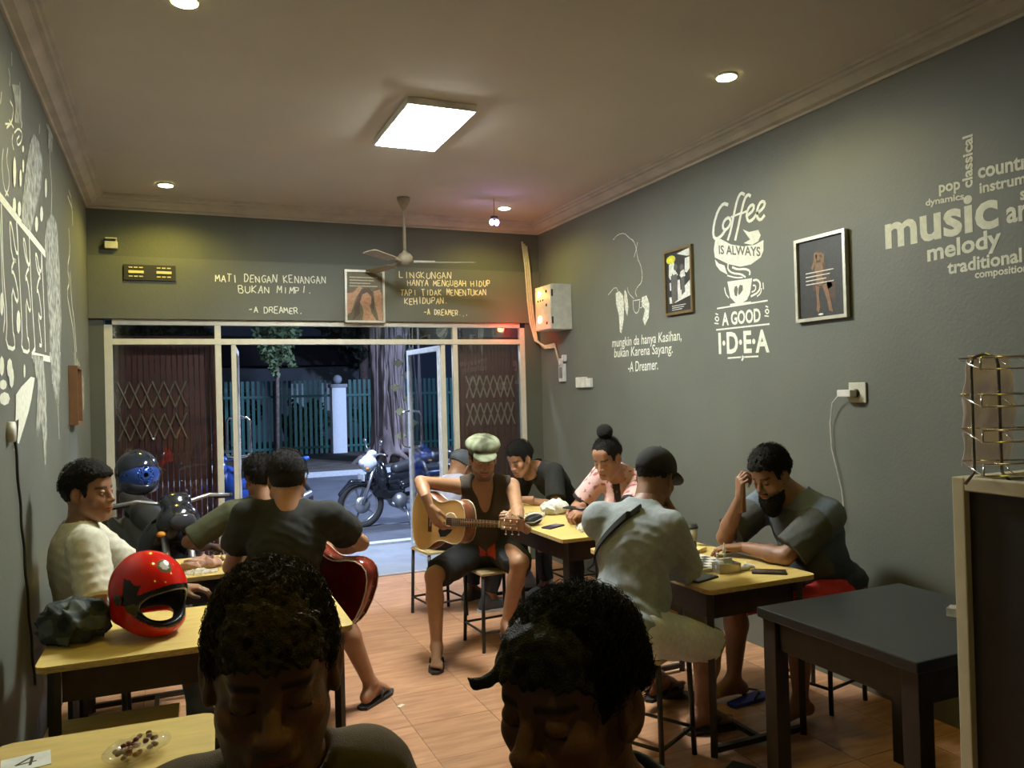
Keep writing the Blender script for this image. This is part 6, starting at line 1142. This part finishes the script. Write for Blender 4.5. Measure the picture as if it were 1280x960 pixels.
# ---------------------------------------------------------------- motorcycles
def motorcycle(label, loc, rz, body_c, panel_c, white=True, mirror=True):
    """origin on the ground between the wheels, front towards +x"""
    r = thing('motorcycle', label, 'motorcycle', loc, rz); body = mat('moto_' + body_c, {'black': (.015, .017, .022), 'blue': (.02, .05, .22)}[body_c], rough=.18, coat=.6); pn = mat('moto_panel_' + panel_c, {'white': (.62, .66, .72), 'black': (.03, .03, .035), 'blue': (.03, .12, .5)}[panel_c], rough=.25)
    tyre = mat('tyre_rubber', (.02, .02, .02), rough=.8); al = mat('cast_alloy', (.45, .46, .48), rough=.3, metal=.8)
    for x, nm in ((.62, 'front_wheel'), (-.62, 'rear_wheel')):
        R = .28; circ = [(x + R * math.cos(a), 0, R + .02 + R * math.sin(a)) for a in np.linspace(0, 2 * math.pi, 33)[:-1]]; w = MB().tube(circ, .042, 10, closed=True).build(nm, tyre, r)
        m = MB().tube([(x + (R - .05) * math.cos(a), 0, R + .02 + (R - .05) * math.sin(a)) for a in np.linspace(0, 2 * math.pi, 33)[:-1]], .016, 8, closed=True)
        for k in range(5): a = k * 1.2566; m.bar((x, 0, R + .02), (x + (R - .05) * math.cos(a), 0, R + .02 + (R - .05) * math.sin(a)), .022)
        m.tube([(x, -.07, R + .02), (x, .07, R + .02)], .03, 12); m.build('rim', al, w)
        MB().lathe([(.04, -.003), (.11, -.003), (.11, .003), (.04, .003)], 20, Matrix.Translation((x, .06, R + .02)) @ Matrix.Rotation(math.pi / 2, 4, 'X')).build('brake_disc', al, w)
    f = MB()
    for s in (-1, 1): f.tube([(.62, s * .075, .30), (.44, s * .075, .82)], .022, 10)
    f.build('fork', al, r); MB().tube([(.39, -.36, .96), (.42, -.22, .98), (.43, 0, .93), (.42, .22, .98), (.39, .36, .96)], .012, 8).build('handlebar', al, r)
    for s in (-1, 1):
        MB().tube([(.395, s * .26, .965), (.38, s * .38, .955)], .018, 10).build('grip', tyre, r)
        if mirror: MB().tube([(.42, s * .20, .98), (.44, s * .27, 1.10)], .006, 6).ball((.44, s * .30, 1.13), (.014, .055, .034), 12).build('mirror', al, r)
    def blob(nm, prims, m, parent=r, cuts=(), h=.012):
        T = Field((-1.1, -.28, .1), (.95, .28, 1.15), h)
        for p, k in prims: T.add(p, k)
        for p, k in cuts: T.sub(p, k)
        v, q = T.mesh(); return link(nm, npmesh(nm, v, q), m, parent)
    blob('front_cowl', [(ell((.50, 0, .84), (.11, .13, .12)), .03), (ell((.45, 0, .97), (.06, .10, .05)), .04)], pn if white else body); blob('front_mudguard', [(cone((.44, 0, .58), (.74, 0, .60), .055, .045), .02), (cone((.74, 0, .60), (.90, 0, .46), .045, .03), .02)], body)
    blob('leg_shield', [(ell((.36, 0, .66), (.10, .21, .22)), .04), (ell((.22, 0, .46), (.24, .11, .13)), .06)], body); blob('side_panels', [(cone((.05, -.11, .52), (-.62, -.12, .72), .05, .045), .03), (cone((.05, .11, .52), (-.62, .12, .72), .05, .045), .03), (cone((.20, 0, .60), (-.55, 0, .70), .10, .09), .05)], body)
    blob('seat', [(cone((.10, 0, .74), (-.25, 0, .80), .085, .095), .04), (cone((-.25, 0, .82), (-.68, 0, .88), .09, .07), .04)], mat('seat_vinyl', (.03, .032, .038), rough=.4)); blob('tail_piece', [(cone((-.55, 0, .80), (-.86, 0, .88), .07, .03), .03)], pn)
    blob('engine', [(cone((.10, -.08, .32), (.10, .08, .32), .11, .11), .02), (cone((.12, 0, .34), (.28, 0, .40), .07, .06), .02), (ell((-.06, 0, .34), (.14, .10, .08)), .02)], mat('engine_alloy', (.28, .29, .31), rough=.4, metal=.7))
    MB().tube([(.22, .10, .30), (.05, .13, .18), (-.30, .14, .22)], .020, 8).tube([(-.25, .14, .22), (-.80, .16, .40)], .045, 14).build('exhaust', al, r); MB().bar((0, -.09, .30), (-.62, -.09, .30), .04).bar((0, .09, .30), (-.62, .09, .30), .03).build('swing_arm', al, r)
    MB().ball((.60, 0, .85), (.030, .085, .055), 14).build('headlight', mat('headlight_lens', (.75, .78, .82), rough=.1) if mirror else mat('smoked_lens', (.05, .05, .06), rough=.1), r); MB().tube([(.02, .09, .25), (.02, .26, .01)], .012, 8).build('side_stand', al, r)
    for s in (-1, 1): MB().ball((.56, s * .12, .78), (.03, .03, .02), 10).build('indicator', mat('amber_lens', (.6, .25, .04), rough=.2), r); MB().tube([(-.60, s * .12, .62), (-.58, s * .10, .40)], .010, 6).build('shock_absorber', al, r)
    if white: box('number_plate', mat('plate_white', (.6, .62, .66)), (.60, -.11, .62, .612, .11, .71), r)
    return r
motorcycle('black motorcycle with white front panels parked on the road in the doorway', (2.93, 10.55, GZ), math.radians(187), 'black', 'white')
motorcycle('motorcycle with blue panels seen through the narrow gap beside the left door leaf', (1.02, 11.2, GZ), math.radians(205), 'blue', 'blue', white=False)
motorcycle('black motorcycle standing indoors in front of the left folding gate', (-.10, 5.90, 0), math.radians(-74), 'black', 'black', white=False, mirror=False)
hl = helmet('blue visored black helmet hung on the handlebar of the indoor motorcycle', (-.195, 5.60, 1.140), math.radians(200), 0, (.02, .025, .04), visor=True)
bg_ = None
# ---------------------------------------------------------------- repeats share a group phrase
GROUPS = {'stool': 'stools with pale seats and black steel legs', 'cafe_table': 'yellow topped cafe tables', 'downlight': 'recessed warm downlights', 'chess_piece': 'chess pieces on the chess table', 'framed_picture': 'framed pictures on the walls',
          'shrub': 'bushes behind the green fence', 'dark_tree': 'dark tree crowns beyond the fence', 'motorcycle': 'parked motorcycles', 'phone': 'phones on the tables', 'folding_gate': 'folding scissor gates', 'sandal': 'loose flip flops on the floor', 'guitar': 'acoustic guitars being played', 'helmet': 'motorcycle helmets'}
for o in bpy.data.objects:
    if o.parent is None and o.get('label'):
        b = o.name.split('.')[0]
        if b in GROUPS: o['group'] = GROUPS[b]
